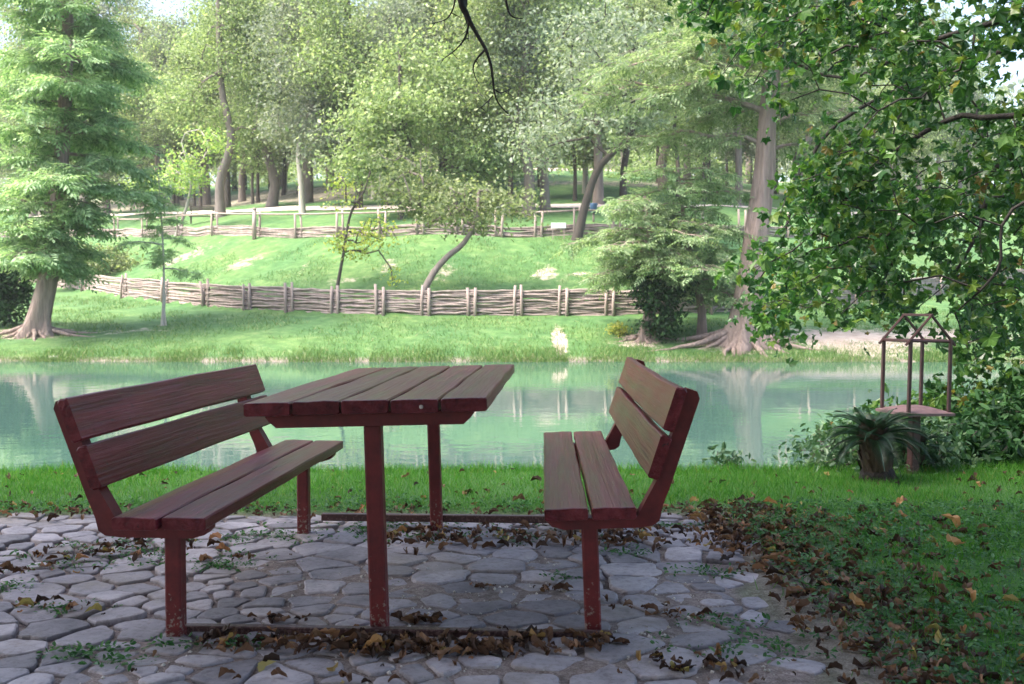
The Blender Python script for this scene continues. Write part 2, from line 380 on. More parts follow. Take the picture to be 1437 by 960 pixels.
litter = np.clip(sstep(1.75, 1.1, GX+.25*(noise2(GX*2, GY*2)-.5))*sstep(.8, 1.0, GX)*sstep(5.6, 5.2, GY), 0, 1)*near_side
dust = sstep(.35, .0, np.hypot((GX-2.15)*.8, GY-3.25)-.12)          # pale bare spot at right edge
green_bank = (~near_side).astype(float)
dirt = np.zeros_like(GX)
def patch(x, y, rx, ry, a): 
    global dirt
    dirt = np.maximum(dirt, a*np.exp(-(((GX-x)/rx)**2+((GY-y)/ry)**2)))
s_f = GY-FL(GX)
p = ground_hit(785, 478); patch(p[0], p[1], .28, 2.2, 1.2)
p = ground_hit(1200, 478); patch(p[0], p[1], 2.6, 2.6, 1.1)
p = ground_hit(1330, 470); patch(p[0], p[1], 3.0, 2.0, .95)
p = ground_hit(1040, 484); patch(p[0], p[1], 2.2, 1.3, .9)
p = ground_hit(900, 482); patch(p[0], p[1], 1.2, 1.0, .75)
p = ground_hit(50, 470); patch(p[0], p[1], 1.6, 1.3, .85)
p = ground_hit(170, 465); patch(p[0], p[1], 3.2, 1.2, .55)
for q in ((340, 370, 1.2, 1.5, .72), (620, 380, .9, 1.5, .62), (545, 375, .5, 1.6, .7), (765, 385, .8, 1.4, .7), (480, 395, 1.6, .5, .6), (260, 360, 2.5, 1.5, .62), (810, 385, .7, .5, .7), (430, 375, .4, 2, .6)):
    p = ground_hit(q[0], q[1]); patch(p[0], p[1], q[2], q[3], q[4])
dirt = np.maximum(dirt, .68*sstep(22.5, 26, s_f)*sstep(42, 36, s_f)*sstep(4, -14, GX))     # leafy woodland floor under the left trees
dirt = np.maximum(dirt, .95*sstep(56, 64, s_f))
dirt = np.maximum(dirt, .62*sstep(33, 36, s_f)*sstep(44, 38, s_f)*sstep(-4, 2, GX))
mud = (~near_side)*sstep(.45, .15, np.abs(GY-shore(GX)+.25))
dirt = dirt*(~near_side)
a = Acc(); ny, nx = GX.shape
i, j = np.meshgrid(np.arange(ny-1), np.arange(nx-1), indexing='ij')
a.add(np.stack([GX, GY, GZ], -1).reshape(-1, 3), np.stack([i*nx+j, i*nx+j+1, (i+1)*nx+j+1, (i+1)*nx+j], -1).ravel(), np.full((ny-1)*(nx-1), 4))
ground = a.build('ground', M['ground'], smooth=True); tag(ground, 'grass and bare earth of both river banks and the hillside', kind='structure')
ca = ground.data.color_attributes.new('surface', 'FLOAT_COLOR', 'POINT')
ca.data.foreach_set('color', np.stack([dirt, np.clip(np.maximum(np.maximum(np.maximum(soil, litter*.85), dust), mud), 0, 1), green_bank, np.ones_like(GX)], -1).reshape(-1).astype(np.float32))
def gz_near(x, y):
    x = np.asarray(x, float); y = np.asarray(y, float); s = patio_mask(x, y)
    return height(x, y)+s*(-.032+.020*(fbm(x*4, y*4)-.5)+.021*sand_mask(x, y)+.006*(noise2(x*22, y*22)-.5))

a = Acc(); xs = np.linspace(-400, 400, 9); 
V = [(x, y, WATER) for y in (6.9, 32.5) for x in xs]; fs = [(k, k+1, k+10, k+9) for k in range(8)]
a.faces(V, fs); w = a.build('river', M['water']); tag(w, 'milky turquoise river', kind='structure')

# far gravel path
a = Acc(); xs = np.arange(-45, 60, 1.0)
def path_strip(off, half, x0, x1, curve=0):
    xs = np.arange(x0, x1, .7); V = []; 
    for x in xs:
        yc = FL(x)+off+curve*math.sin(x*.12)
        for k in range(5):
            y = yc+half*(k/2-1); V.append((x, y, float(height(x, y))+.05))
    n = len(xs); fs = [(r*5+c, (r+1)*5+c, (r+1)*5+c+1, r*5+c+1) for r in range(n-1) for c in range(4)]
    return V, fs
a.faces(*path_strip(20.6, 1.5, -45, 60, .5)); o = a.build('path', M['path'], smooth=True); tag(o, 'pale gravel path crossing the far lawn', kind='structure')

# ------------------------------------------------------------------ patio stones
def clip(poly, p, n):
    out = []; m = len(poly)
    for i in range(m):
        a_, b_ = poly[i], poly[(i+1) % m]; da, db = np.dot(a_-p, n), np.dot(b_-p, n)
        if da <= 0: out.append(a_)
        if da*db < 0: out.append(a_+(b_-a_)*da/(da-db))
    return out
def paving():
    rs = np.random.RandomState(11); pts = []
    cands = rs.rand(26000, 2)*[6.6, 4.4]+[-5.1, 1.2]; pts = np.zeros((0, 3))
    for c in cands:
        if c[0] > 1.4 or c[1] > 5.45: continue
        r = .055+.135*noise2(c[0]*2.6+3, c[1]*2.6)**1.6+.07*rs.rand()**2
        if np.all((c[0]-pts[:, 0])**2/1.45+(c[1]-pts[:, 1])**2*1.25 > ((r+pts[:, 2])/2)**2*1.1): pts = np.vstack([pts, (c[0], c[1], r)])
    acc = Acc()
    for k, (x, y, r) in enumerate(pts):
        pm = float(patio_mask(x, y))
        edge_keep = x > .8
        if pm < .5 or (edge_keep and rs.rand() < .18): continue
        c = np.array([x, y]); poly = [c+np.array(q) for q in ((-.42, -.3), (.42, -.3), (.42, .3), (-.42, .3))]
        d2 = (pts[:, 0]-x)**2+(pts[:, 1]-y)**2; order = np.argsort(d2)[1:24]
        for j in order:
            q = pts[j, :2]; n = unit(q-c); poly = clip(poly, (q+c)/2-n*(.004+.013*rs.rand()**1.5), n)
            if len(poly) < 3: break
        if len(poly) < 3: continue
        poly = np.array(poly)
        for it in range(3):
            w = (.085, .16, .25)[it]
            nxt = np.roll(poly, -1, 0); poly = np.stack([poly*(1-w)+nxt*w, poly*w+nxt*(1-w)], 1).reshape(-1, 2)
            keep = np.linalg.norm(poly-np.roll(poly, 1, 0), axis=1) > .004; poly = poly[keep]
            if len(poly) < 6: break
        if len(poly) < 6: continue
        # resample
        L = np.linalg.norm(np.roll(poly, -1, 0)-poly, axis=1); cum = np.concatenate([[0], np.cumsum(L)]); m = 34
        cl = np.vstack([poly, poly[:1]]); t = np.linspace(0, cum[-1], m, endpoint=False)
        ring = np.stack([np.interp(t, cum, cl[:, 0]), np.interp(t, cum, cl[:, 1])], 1)
        cen = ring.mean(0); rr = np.linalg.norm(ring-cen, axis=1, keepdims=True)
        jit = 1+.24*(noise2(ring[:, 0]*16+k*7.1, ring[:, 1]*16)-.5)[:, None]+.12*(noise2(ring[:, 0]*45+k, ring[:, 1]*45)-.5)[:, None]
        ring = cen+(ring-cen)*jit
        sand = float(sand_mask(cen[0], cen[1])); g = float(height(cen[0], cen[1]))+.006*sand-.026
        top = g+(.004+.013*rs.rand())*(1-sand)+(.006+.014*rs.rand())*sand
        tilt = rs.randn(2)*.024*(1-.6*sand); rm = rr.mean()
        rings = []
        for f, dz in ((1.02, -.05), (1.0, -.009), (1-.002/rm, -.003), (1-.006/rm, 0), (.66, .001), (.3, .001)):
            q = cen+(ring-cen)*f; z = top+dz+(q-cen) @ tilt
            if dz > -.005: z = z+.006*(fbm(q[:, 0]*14+k, q[:, 1]*14, 3)-.5)
            rings.append(np.column_stack([q, z]))
        V = np.vstack(rings+[np.array([[cen[0], cen[1], top+.001]])]); fs = []
        for r_ in range(5):
            for j in range(m): fs.append((r_*m+j, r_*m+(j+1) % m, (r_+1)*m+(j+1) % m, (r_+1)*m+j))
        for j in range(m): fs.append((5*m+j, 5*m+(j+1) % m, 6*m))
        acc.faces(V, fs)
    o = acc.build('patio_paving', M['stone']); tag(o, 'irregular grey flagstone paving under the picnic table', kind='structure')
paving()

# ------------------------------------------------------------------ picnic table and benches
def polybar(acc, prof, y0, y1, b=.003):
    """closed 2D profile in x,z extruded along y"""
    n = len(prof); V = [(x, y0, z) for x, z in prof]+[(x, y1, z) for x, z in prof]
    fs = [list(range(n)), list(range(2*n-1, n-1, -1))]+[(i, i+n, (i+1) % n+n, (i+1) % n) for i in range(n)]
    acc.faces(V, fs)
def rotz3(t): c, s = math.cos(t), math.sin(t); return np.array([[c, -s, 0], [s, c, 0], [0, 0, 1]])
def roty3(t): c, s = math.cos(t), math.sin(t); return np.array([[c, 0, s], [0, 1, 0], [-s, 0, c]])
def plank(acc, c, size, rs, M_=None):
    """long plank subdivided along y, slightly bowed and with worn, chamfered edges"""
    w, L, h = size; b = .006; sec = [(-w/2, -h/2+b), (-w/2, h/2-b), (-w/2+b*.8, h/2-.001), (-w/6, h/2+.0012*rs.randn()), (w/6, h/2+.0012*rs.randn()), (w/2-b*.8, h/2-.001), (w/2, h/2-b), (w/2, -h/2+b), (w/2-b, -h/2), (-w/2+b, -h/2)]
    n = 24; V = []; bow = rs.randn()*.002; ph = rs.rand()*9
    ys = np.concatenate([[-L/2], np.linspace(-L/2+.005, L/2-.005, n-2), [L/2]])
    for i, y in enumerate(ys):
        sc_ = .985 if i in (0, n-1) else 1; hs = .93 if i in (0, n-1) else 1
        for x, z in sec:
            dz = bow*(1-(2*y/L)**2)+.0012*math.sin(y*7+ph); dx = .0013*math.sin(y*11+ph*2+x*20)
            V.append((x*sc_+dx, y, z*hs+dz))
    m = len(sec); fs = [list(range(m))[::-1], list(range((n-1)*m, n*m))]
    for i in range(n-1):
        for j in range(m): fs.append((i*m+j, (i+1)*m+j, (i+1)*m+(j+1) % m, i*m+(j+1) % m)[::-1])
    V = np.array(V)
    if M_ is not None: V = V @ np.asarray(M_).T
    acc.faces(V+np.asarray(c), fs)
def make_table():
    rs = np.random.RandomState(5)
    L, W, H = 1.82, .81, .79; cy = 3.25+L/2
    t = thing('picnic_table', (-.412, cy, -.0), (0, rad(-1.6), rad(-2.9)))
    tag(t, 'long red plank picnic table on two steel posts between the two benches', 'table')
    a = Acc(); pw = W/5; h = .046
    for i in range(5):
        x = -W/2+pw*(i+.5); plank(a, (x, rs.randn()*.006, H-h/2+rs.randn()*.0015), (pw-.009, L+rs.randn()*.006, h), rs)
    a.build('tabletop', M['wood'], t)
    for s in (-1, 1):
        a = Acc(); zt = H-h-.0015; d = .045; w2 = W/2-.055
        prof = [(-w2, zt), (-w2, zt-.008), (-w2+.012, zt-.024), (-w2+.035, zt-d), (w2-.035, zt-d), (w2-.012, zt-.024), (w2, zt-.008), (w2, zt)]
        yb = s*(L/2-.10); polybar(a, prof, yb-.035, yb+.035); a.build('support_bracket', M['metal'], t)
        a = Acc(); yl = -L/2+.135 if s < 0 else L/2-.14
        bevel_box(a, (0, yl, (zt-d-.12)/2-.001), (.058, .058, zt-d+.12), .006); a.build('leg', M['metal'], t)
    for s in (-1, 1):
        a = Acc(); yl = -L/2+.135-.05 if s < 0 else L/2-.14+.05
        V0 = (.06, yl+.012, -.006 if s < 0 else .03)
        bevel_box(a, V0, (1.46 if s < 0 else 1.3, .035, .03 if s < 0 else .036), .004, roty3(rad(1.6))); a.build('ground_rail', M['metal_brown'], t)
    a = Acc(); bevel_box(a, (W/2-.22+.0, -L/2-.0035, H-h*.55), (.012, .008, .013), .003); a.build('bolt', M['boulder'], t)
    return t
make_table()
def make_bench(side, loc, yaw, tilt, L, zs, legy):
    """side +1: backrest on +x"""
    rs = np.random.RandomState(20+side)
    t = thing('park_bench', loc, (0, tilt, yaw))
    W = .315; h = .042
    a = Acc()
    for i in (0, 1): plank(a, (side*(-W/4+i*W/2), rs.randn()*.004, zs-h/2+rs.randn()*.001), (W/2-.011, L+rs.randn()*.008, h), rs)
    a.build('seat', M['wood'], t)
    lean = rad(20); d = np.array([math.sin(lean)*side, 0, math.cos(lean)]); nrm = np.array([math.cos(lean)*side, 0, -math.sin(lean)])
    o0 = np.array([side*(W/2+.033), 0, zs+.092]); a = Acc(); Rm = np.column_stack([nrm, [0, 1, 0], d]) if side > 0 else np.column_stack([-nrm, [0, 1, 0], d])
    for z0 in (.0, .165):
        c = o0+d*(z0+.074)+nrm*.019; plank(a, c+np.array([0, rs.randn()*.004, 0]), (.038, L+rs.randn()*.008, .148), rs, Rm)
    a.build('backrest', M['wood'], t)
    zt = zs-h-.001
    def bracket(yb):
        a = Acc(); th = .05
        # centre line: under the seat, round the corner, up the back
        top = o0+d*.318+nrm*(.038+th/2+.0015); low = o0+nrm*(.038+th/2+.0015)+d*.0
        under = np.array([side*(W/2-.01), 0, zt-.02])
        inner = []; outer = []
        # outer polygon
        pts_in = [(-side*(W/2-.015), zt), (side*(W/2+.0), zt), (low-nrm*th/2)[[0, 2]], (top-nrm*th/2)[[0, 2]]]
        pt = (top+nrm*th/2-d*.02)[[0, 2]]; pl = (low+nrm*th/2)[[0, 2]]
        c1 = np.array([side*(W/2+.045), zt-.035]); c0 = np.array([side*(W/2+.085), zt+.035])
        pts_out = [(top+nrm*(th/2-.015))[[0, 2]], pt, pl*.75+c0*.25, pl*.3+c0*.7, c0*.85+c1*.15+np.array([side*.004, 0]), c1+np.array([side*.028, .018]), c1+np.array([side*.005, .002]), (side*(W/2), zt-.038), (-side*(W/2-.07), zt-.038), (-side*(W/2-.03), zt-.026), (-side*(W/2-.015), zt-.01)]
        prof = [tuple(p) for p in pts_in+pts_out]
        if side > 0: prof = prof[::-1]
        polybar(a, prof[::-1] if side < 0 else prof, yb-.03, yb+.03); return a
    for k, yl in enumerate(legy):
        bracket(yl-(.04 if k == 0 else -.04)).build('support_bracket', M['metal'], t)
        a = Acc(); bevel_box(a, (side*.0, yl, (zt-.038-.15)/2), (.055, .055, zt-.038+.15), .006); a.build('leg', M['metal'], t)
    return t
lb = make_bench(-1, (-1.0690, 4.125, 0), rad(-4.2), 0, 1.85, .417, (-.80, .73))
tag(lb, 'red plank bench on the left of the table, seat top fully visible', 'bench', 'benches of the picnic set')
rb = make_bench(1, (.304, 4.26, 0), rad(-1.8), rad(-2.2), 1.98, .435, (-.88, .80))
tag(rb, 'red plank bench right of the table, its curved steel backrest bracket showing', 'bench', 'benches of the picnic set')

# ------------------------------------------------------------------ bird feeder
def make_feeder():
    b = P(1281, 655, 6.75); base = np.array([b[0], b[1], float(height(b[0], b[1]))])
    t = thing('bird_feeder', base, (0, rad(1.0), rad(13))); tag(t, 'brown house-shaped open frame bird feeder on a post beside the sago palm', 'bird feeder')
    ztop = P(1281, 575, 6.75)[2]-base[2]; zr = P(1281, 478, 6.75)[2]-base[2]; zp = P(1281, 442, 6.75)[2]-base[2]
    a = Acc(); bevel_box(a, (0, 0, (ztop-.06)/2), (.062, .062, ztop+.02), .006); a.build('post', M['metal_brown'], t)
    w = .15
    a = Acc(); V = [(-w-.03, -w-.03, ztop-.008), (w+.03, -w-.03, ztop-.008), (w+.03, w+.03, ztop-.008), (-w-.03, w+.03, ztop-.008), (-.06, -.06, ztop+.028), (.06, -.06, ztop+.028), (.06, .06, ztop+.028), (-.06, .06, ztop+.028)]
    V2 = [(x, y, z-.018) for x, y, z in V[:4]]
    a.faces(V+V2, [(0, 1, 5, 4), (1, 2, 6, 5), (2, 3, 7, 6), (3, 0, 4, 7), (4, 5, 6, 7), (8, 9, 1, 0), (9, 10, 2, 1), (10, 11, 3, 2), (11, 8, 0, 3), (11, 10, 9, 8)])
    a.build('tray', M['tray'], t)
    for sx in (-1, 1):
        for sy in (-1, 1):
            a = Acc(); bevel_box(a, (sx*w, sy*w, (ztop+zr)/2), (.021, .021, zr-ztop+.03), .002); a.build('upright', M['metal_brown'], t)
    a = Acc(); s = .0095
    ov = .035
    for sy in (-1, 1):
        for sx in (-1, 1): tube(a, [(sx*(w+ov), sy*w, zr-ov*.75), (0, sy*w, zp)], s, 5)
        tube(a, [(-w, sy*w, zr), (w, sy*w, zr)], s*.9, 5)
    for sx in (-1, 1): tube(a, [(sx*w, -w, zr), (sx*w, w, zr)], s*1.2, 5)
    tube(a, [(0, -w-.01, zp), (0, w+.01, zp)], s, 5)
    a.build('roof_frame', M['metal_brown'], t)
make_feeder()

# ------------------------------------------------------------------ sago palm
def make_sago(px, py, Y, h, nf, L, seed, label, trunk_r):
    rs = np.random.RandomState(seed); b = P(px, py, Y); z0 = float(height(b[0], b[1]))
    t = thing('sago_palm', (b[0], b[1], z0), (0, rad(-6) if trunk_r > .06 else 0, 0)); tag(t, label, 'palm')
    a = Acc()
    tube(a, [(0, 0, -.05), (0, 0, .05), (0, 0, h*.5), (0, 0, h*.85), (0, 0, h)], [trunk_r*1.45, trunk_r*1.25, trunk_r*.85, trunk_r*.6, trunk_r*.3], 12)
    # leaf-base scales
    n = 420; z = rs.rand(n)*h; th = rs.rand(n)*6.283; rr = trunk_r*np.interp(z/h, [0, .1, .5, .85, 1], [1.4, 1.25, .85, .6, .4])
    pos = np.column_stack([np.cos(th)*rr, np.sin(th)*rr, z]); out = np.column_stack([np.cos(th), np.sin(th), np.zeros(n)])
    scatter(a, [(-.5, 0, 0), (.5, 0, 0), (.25, 1.4, .35), (-.25, 1.4, .35)], [0, 1, 2, 3], [4], pos, out, unit(np.array([0, 0, 1.])+out*.9-np.array([0, 0, 1.3])*(z/h < .25)[:, None]), .055*(.5+.9*rs.rand(n))*(1+.5*(z/h > .6)), 1)
    a.build('trunk', [M['sago_bark'], M['sago_husk']], t)
    for k in range(nf):
        a = Acc(); th = k*2.39996+rs.rand()*.3; el = rad(20+62*(k/nf)); Lk = L*(.85+.3*rs.rand())
        d = np.array([math.cos(th), math.sin(th), 0]); pts = []; p = np.array([0, 0, h*.92]); ang = el; m = 22
        for i in range(m):
            pts.append(p.copy()); p = p+(d*math.cos(ang)+np.array([0, 0, 1])*math.sin(ang))*Lk/m; ang -= rad(3.7+1.5*(1-k/nf))
        pts = np.array(pts); tube(a, pts, np.linspace(.006, .002, m), 4)
        tt = np.linspace(.10, 1, 40); idx = tt*(m-1); q = np.stack([np.interp(idx, np.arange(m), pts[:, c]) for c in range(3)], 1)
        tg = unit(np.gradient(q, axis=0)); side = unit(np.cross(tg, [0, 0, 1])); up = np.cross(side, tg)
        ll = Lk*.22*np.sin(np.clip(tt*1.05, 0, 1)*math.pi*.85+.35)
        for s in (-1, 1):
            dr = unit(side*s*.75+tg*.75+up*.15)
            nn = unit(up-side*s*.4)
            scatter(a, [(-.022, 0, 0), (.022, 0, 0), (.02, .6, 0), (0, 1, -.05), (-.02, .6, 0)], [0, 1, 2, 3, 4], [5], q, nn, dr, ll)
        a.build('frond', M['leaf_sago'], t)
make_sago(1232, 668, 6.45, .25, 34, .40, 4, 'dark green sago palm with a shaggy brown trunk on the lawn edge', .088)
make_sago(1283, 655, 6.95, .10, 12, .34, 9, 'small low sago palm pup at the foot of the bird feeder post', .05)

# ------------------------------------------------------------------ leaf templates
def lobed_leaf(curl=0., lobes=5):
    """sycamore leaf, five pointed lobes, about 1 wide"""
    ang = [-150, -118, -95, -62, -48, -22, 0, 22, 48, 62, 95, 118, 150]
    rr =  [.18, .42, .33, .54, .42, .40, .62, .40, .42, .54, .33, .42, .18]
    V = [(0, 0, 0)]
    for a_, r_ in zip(ang, rr):
        t = rad(a_); x, y = math.sin(t)*r_, math.cos(t)*r_+.05; V.append((x, y, -curl*(r_*r_)*2.2+curl*.5*math.sin(a_*.13)))
    loops = []; sizes = []
    for i in range(1, len(V)-1): loops += [0, i+1, i]; sizes.append(3)
    return np.array(V), np.array(loops), np.array(sizes)
def crumple(seed):
    """dry curled leaf: ragged outline, folded along its midrib"""
    q = np.random.RandomState(seed); n = 11; V = [(0, 0, 0)]; fold = .5+.5*q.rand()
    for k in range(n):
        t = k/n*6.283; r_ = .5*(.62+.5*q.rand())*(1-.25*abs(math.sin(t))); x, y = math.sin(t)*r_, math.cos(t)*r_*1.25
        V.append((x*(1-.3*fold), y, abs(x)*fold+.18*math.sin(y*5+seed)+.08*q.randn()-.06))
    loops = []
    for i in range(1, n+1): loops += [0, i % n+1, i]
    return np.array(V), np.array(loops), np.array([3]*n)
LEAF5 = lobed_leaf(.35); DEADL = [crumple(4), crumple(8), crumple(15)]
DIA = (np.array([(0, -.5, 0), (.28, -.05, .06), (0, .5, 0), (-.28, -.05, .06)]), np.array([0, 1, 2, 3]), np.array([4]))
OVAL = (np.array([(0, 0, 0), (.22, .3, .05), (.2, .7, .03), (0, 1, -.08), (-.2, .7, .03), (-.22, .3, .05)]), np.array([0, 1, 2, 3, 0, 3, 4, 5]), np.array([4, 4]))
def spray_template():
    V = []; L = []; S = []
    rs = np.random.RandomState(2)
    for k in range(9):
        t = k/8; s = 1 if k % 2 else -1
        p0 = np.array([0, t*.8, -.16*t*t]); ln = .42*(1-.55*t); d = unit(np.array([s*.75, .66, -.35])) if k < 8 else np.array([0, 1, -.4])
        w = np.array([-d[1], d[0], 0])*.055; n0 = len(V)
        V += [tuple(p0-w*.6), tuple(p0+d*ln*.5-w), tuple(p0+d*ln+np.array([0, 0, -.1*ln])), tuple(p0+d*ln*.5+w)]
        L += [n0, n0+1, n0+2, n0+3]; S.append(4)
    return np.array(V), np.array(L), np.array(S)
SPRAY = spray_template()

# ------------------------------------------------------------------ tree skeletons
def skeleton(root_pts, targets, rs, droop=0.0, step=.6, jitter=.12, angle_w=.0):
    """connect every target to the nearest node already in the tree; returns list of polylines + pipe radii"""
    nodes = [np.array(p, float) for p in root_pts]; parent = [-1]+list(range(len(nodes)-1)); 
    order = np.argsort(np.min(np.linalg.norm(targets[:, None]-np.array(nodes)[None], axis=2), axis=1)); tips = []
    arr = np.array(nodes)
    for oi in order:
        t = targets[oi]; d = np.linalg.norm(arr-t, axis=1)+np.maximum(0, (arr[:, 2]-t[2]))*angle_w*-1+np.maximum(0, arr[:, 2]-t[2]+.0)*(.0)
        j = int(np.argmin(d)); p0 = arr[j]; dist = np.linalg.norm(t-p0); k = max(1, int(dist/step)); new = []
        prev = j
        for i in range(1, k+1):
            f = i/k; p = p0*(1-f)+t*f+rs.randn(3)*jitter*dist*.15*(1 if i < k else 0)+np.array([0, 0, droop*dist*math.sin(f*math.pi)])
            nodes.append(p); parent.append(prev); prev = len(nodes)-1; new.append(p)
        arr = np.vstack([arr, new]); tips.append(prev)
    return arr, np.array(parent), tips
def skel_tubes(acc, arr, parent, r_tip, r_max, nroot, power=2.3, sides=6):
    n = len(arr); cnt = np.zeros(n); kids = [[] for _ in range(n)]
    for i in range(n):
        if parent[i] >= 0: kids[parent[i]].append(i)
    acc_r = np.zeros(n)
    for i in range(n-1, -1, -1):
        acc_r[i] = max(acc_r[i], 0)
        if not kids[i]: acc_r[i] = r_tip**power
        if parent[i] >= 0: acc_r[parent[i]] += acc_r[i]
    # note: children always have a larger index than parents
    rad_ = acc_r**(1/power); rad_ = rad_*min(1, r_max/rad_[0]) if rad_[0] > 0 else rad_
    rad_ = np.maximum(rad_, r_tip*.7)
    done = set()
    for i in range(n):
        for c in kids[i]:
            main = max(kids[i], key=lambda q: rad_[q])
            if c == main and parent[i] >= 0: continue
            chain = [i, c]; q = c
            while kids[q]:
                q = max(kids[q], key=lambda z: rad_[z]); chain.append(q)
            rr = rad_[chain].copy(); rr[0] = min(rr[0], rad_[c]*1.15)
            tube(acc, arr[chain], rr, sides if rr[0] > .03 else 4, cap=False)
    return rad_

def leaf_cloud(acc, centers, rs, per, spread, size, tmpl, up=.5, flat=.55, sizevar=.3, outc=None, hang=0):
    n = len(centers)*per; c = np.repeat(centers, per, 0)
    off = rs.randn(n, 3)*np.array([1, 1, flat])*spread*(.6+.8*np.repeat(rs.rand(len(centers)), per))[:, None]
    off[:, 2] += -.12*spread*(off[:, 0]**2+off[:, 1]**2)/(spread**2)*.5
    pos = c+off; nr = unit(rs.randn(n, 3)*.75+np.array([0, 0, up])+unit(off)*.5)
    tn = unit(rs.randn(n, 3)+np.array([0, 0, -hang]))
    scatter(acc, *tmpl, pos, nr, tn, size*(1+sizevar*rs.randn(n)).clip(.4, 1.8))

def crown_targets(rs, lobes, n, minh=-9):
    """points in a union of ellipsoid lobes, biased outward so the inside stays open"""
    out = []; w = np.array([l[3]*l[3]*l[4] for l in lobes]); w = w/w.sum()
    ks = rs.choice(len(lobes), n, p=w)
    for k in ks:
        cx, cy, cz, r, h = lobes[k]; u = unit(rs.randn(3)); f = rs.rand()**.42
        out.append((cx+u[0]*r*f, cy+u[1]*r*f, cz+u[2]*h*f))
    return np.array(out)

def broad_tree(name, base, trunk_pts, r0, lobes, ntarget, per, spread, size, leafm, barkm, seed, parent_loc=None, root=True, tmpl=DIA, hang=.3, tip=.018, flat=.6):
    """trunk_pts and lobes relative to base"""
    rs = np.random.RandomState(seed); t = thing(name, base)
    tp = smooth_path(trunk_pts, 14); tg = crown_targets(rs, lobes, ntarget)
    arr, par, tips = skeleton(tp, tg, rs, .08, .7, .5)
    # trunk
    a = Acc(); n0 = len(tp); rr = np.interp(np.linspace(0, 1, n0), [0, .12, 1], [1.35, 1.0, .55])*r0
    pts = tp.copy(); tube(a, pts, rr, 10, cap=False)
    # limbs: rebuild skeleton without trunk own segments
    kids = [[] for _ in range(len(arr))]
    for i, p_ in enumerate(par):
        if p_ >= 0: kids[p_].append(i)
    w = np.ones(len(arr))
    for i in range(len(arr)-1, 0, -1): w[par[i]] += w[i]
    for i in range(len(arr)):
        ch = [c for c in kids[i] if c >= n0]
        if not ch: continue
        main = max(ch, key=lambda q: w[q])
        for c in ch:
            if i >= n0 and c == main: continue
            chain = [i, c]; q = c
            while kids[q]: q = max(kids[q], key=lambda z: w[z]); chain.append(q)
            r = np.minimum(tip*w[chain]**.5*.8, r0*.62); r[0] = min(r[0], r[1]*1.2); 
            tube(a, arr[chain], r, 6 if r[0] > .05 else 4, cap=False)
    tr = a.build('trunk', barkm, t, smooth=True)
    a = Acc(); leaf_cloud(a, tg, rs, per, spread, size, tmpl, hang=hang, flat=flat)
    cr = a.build('crown', leafm, t)
    return t

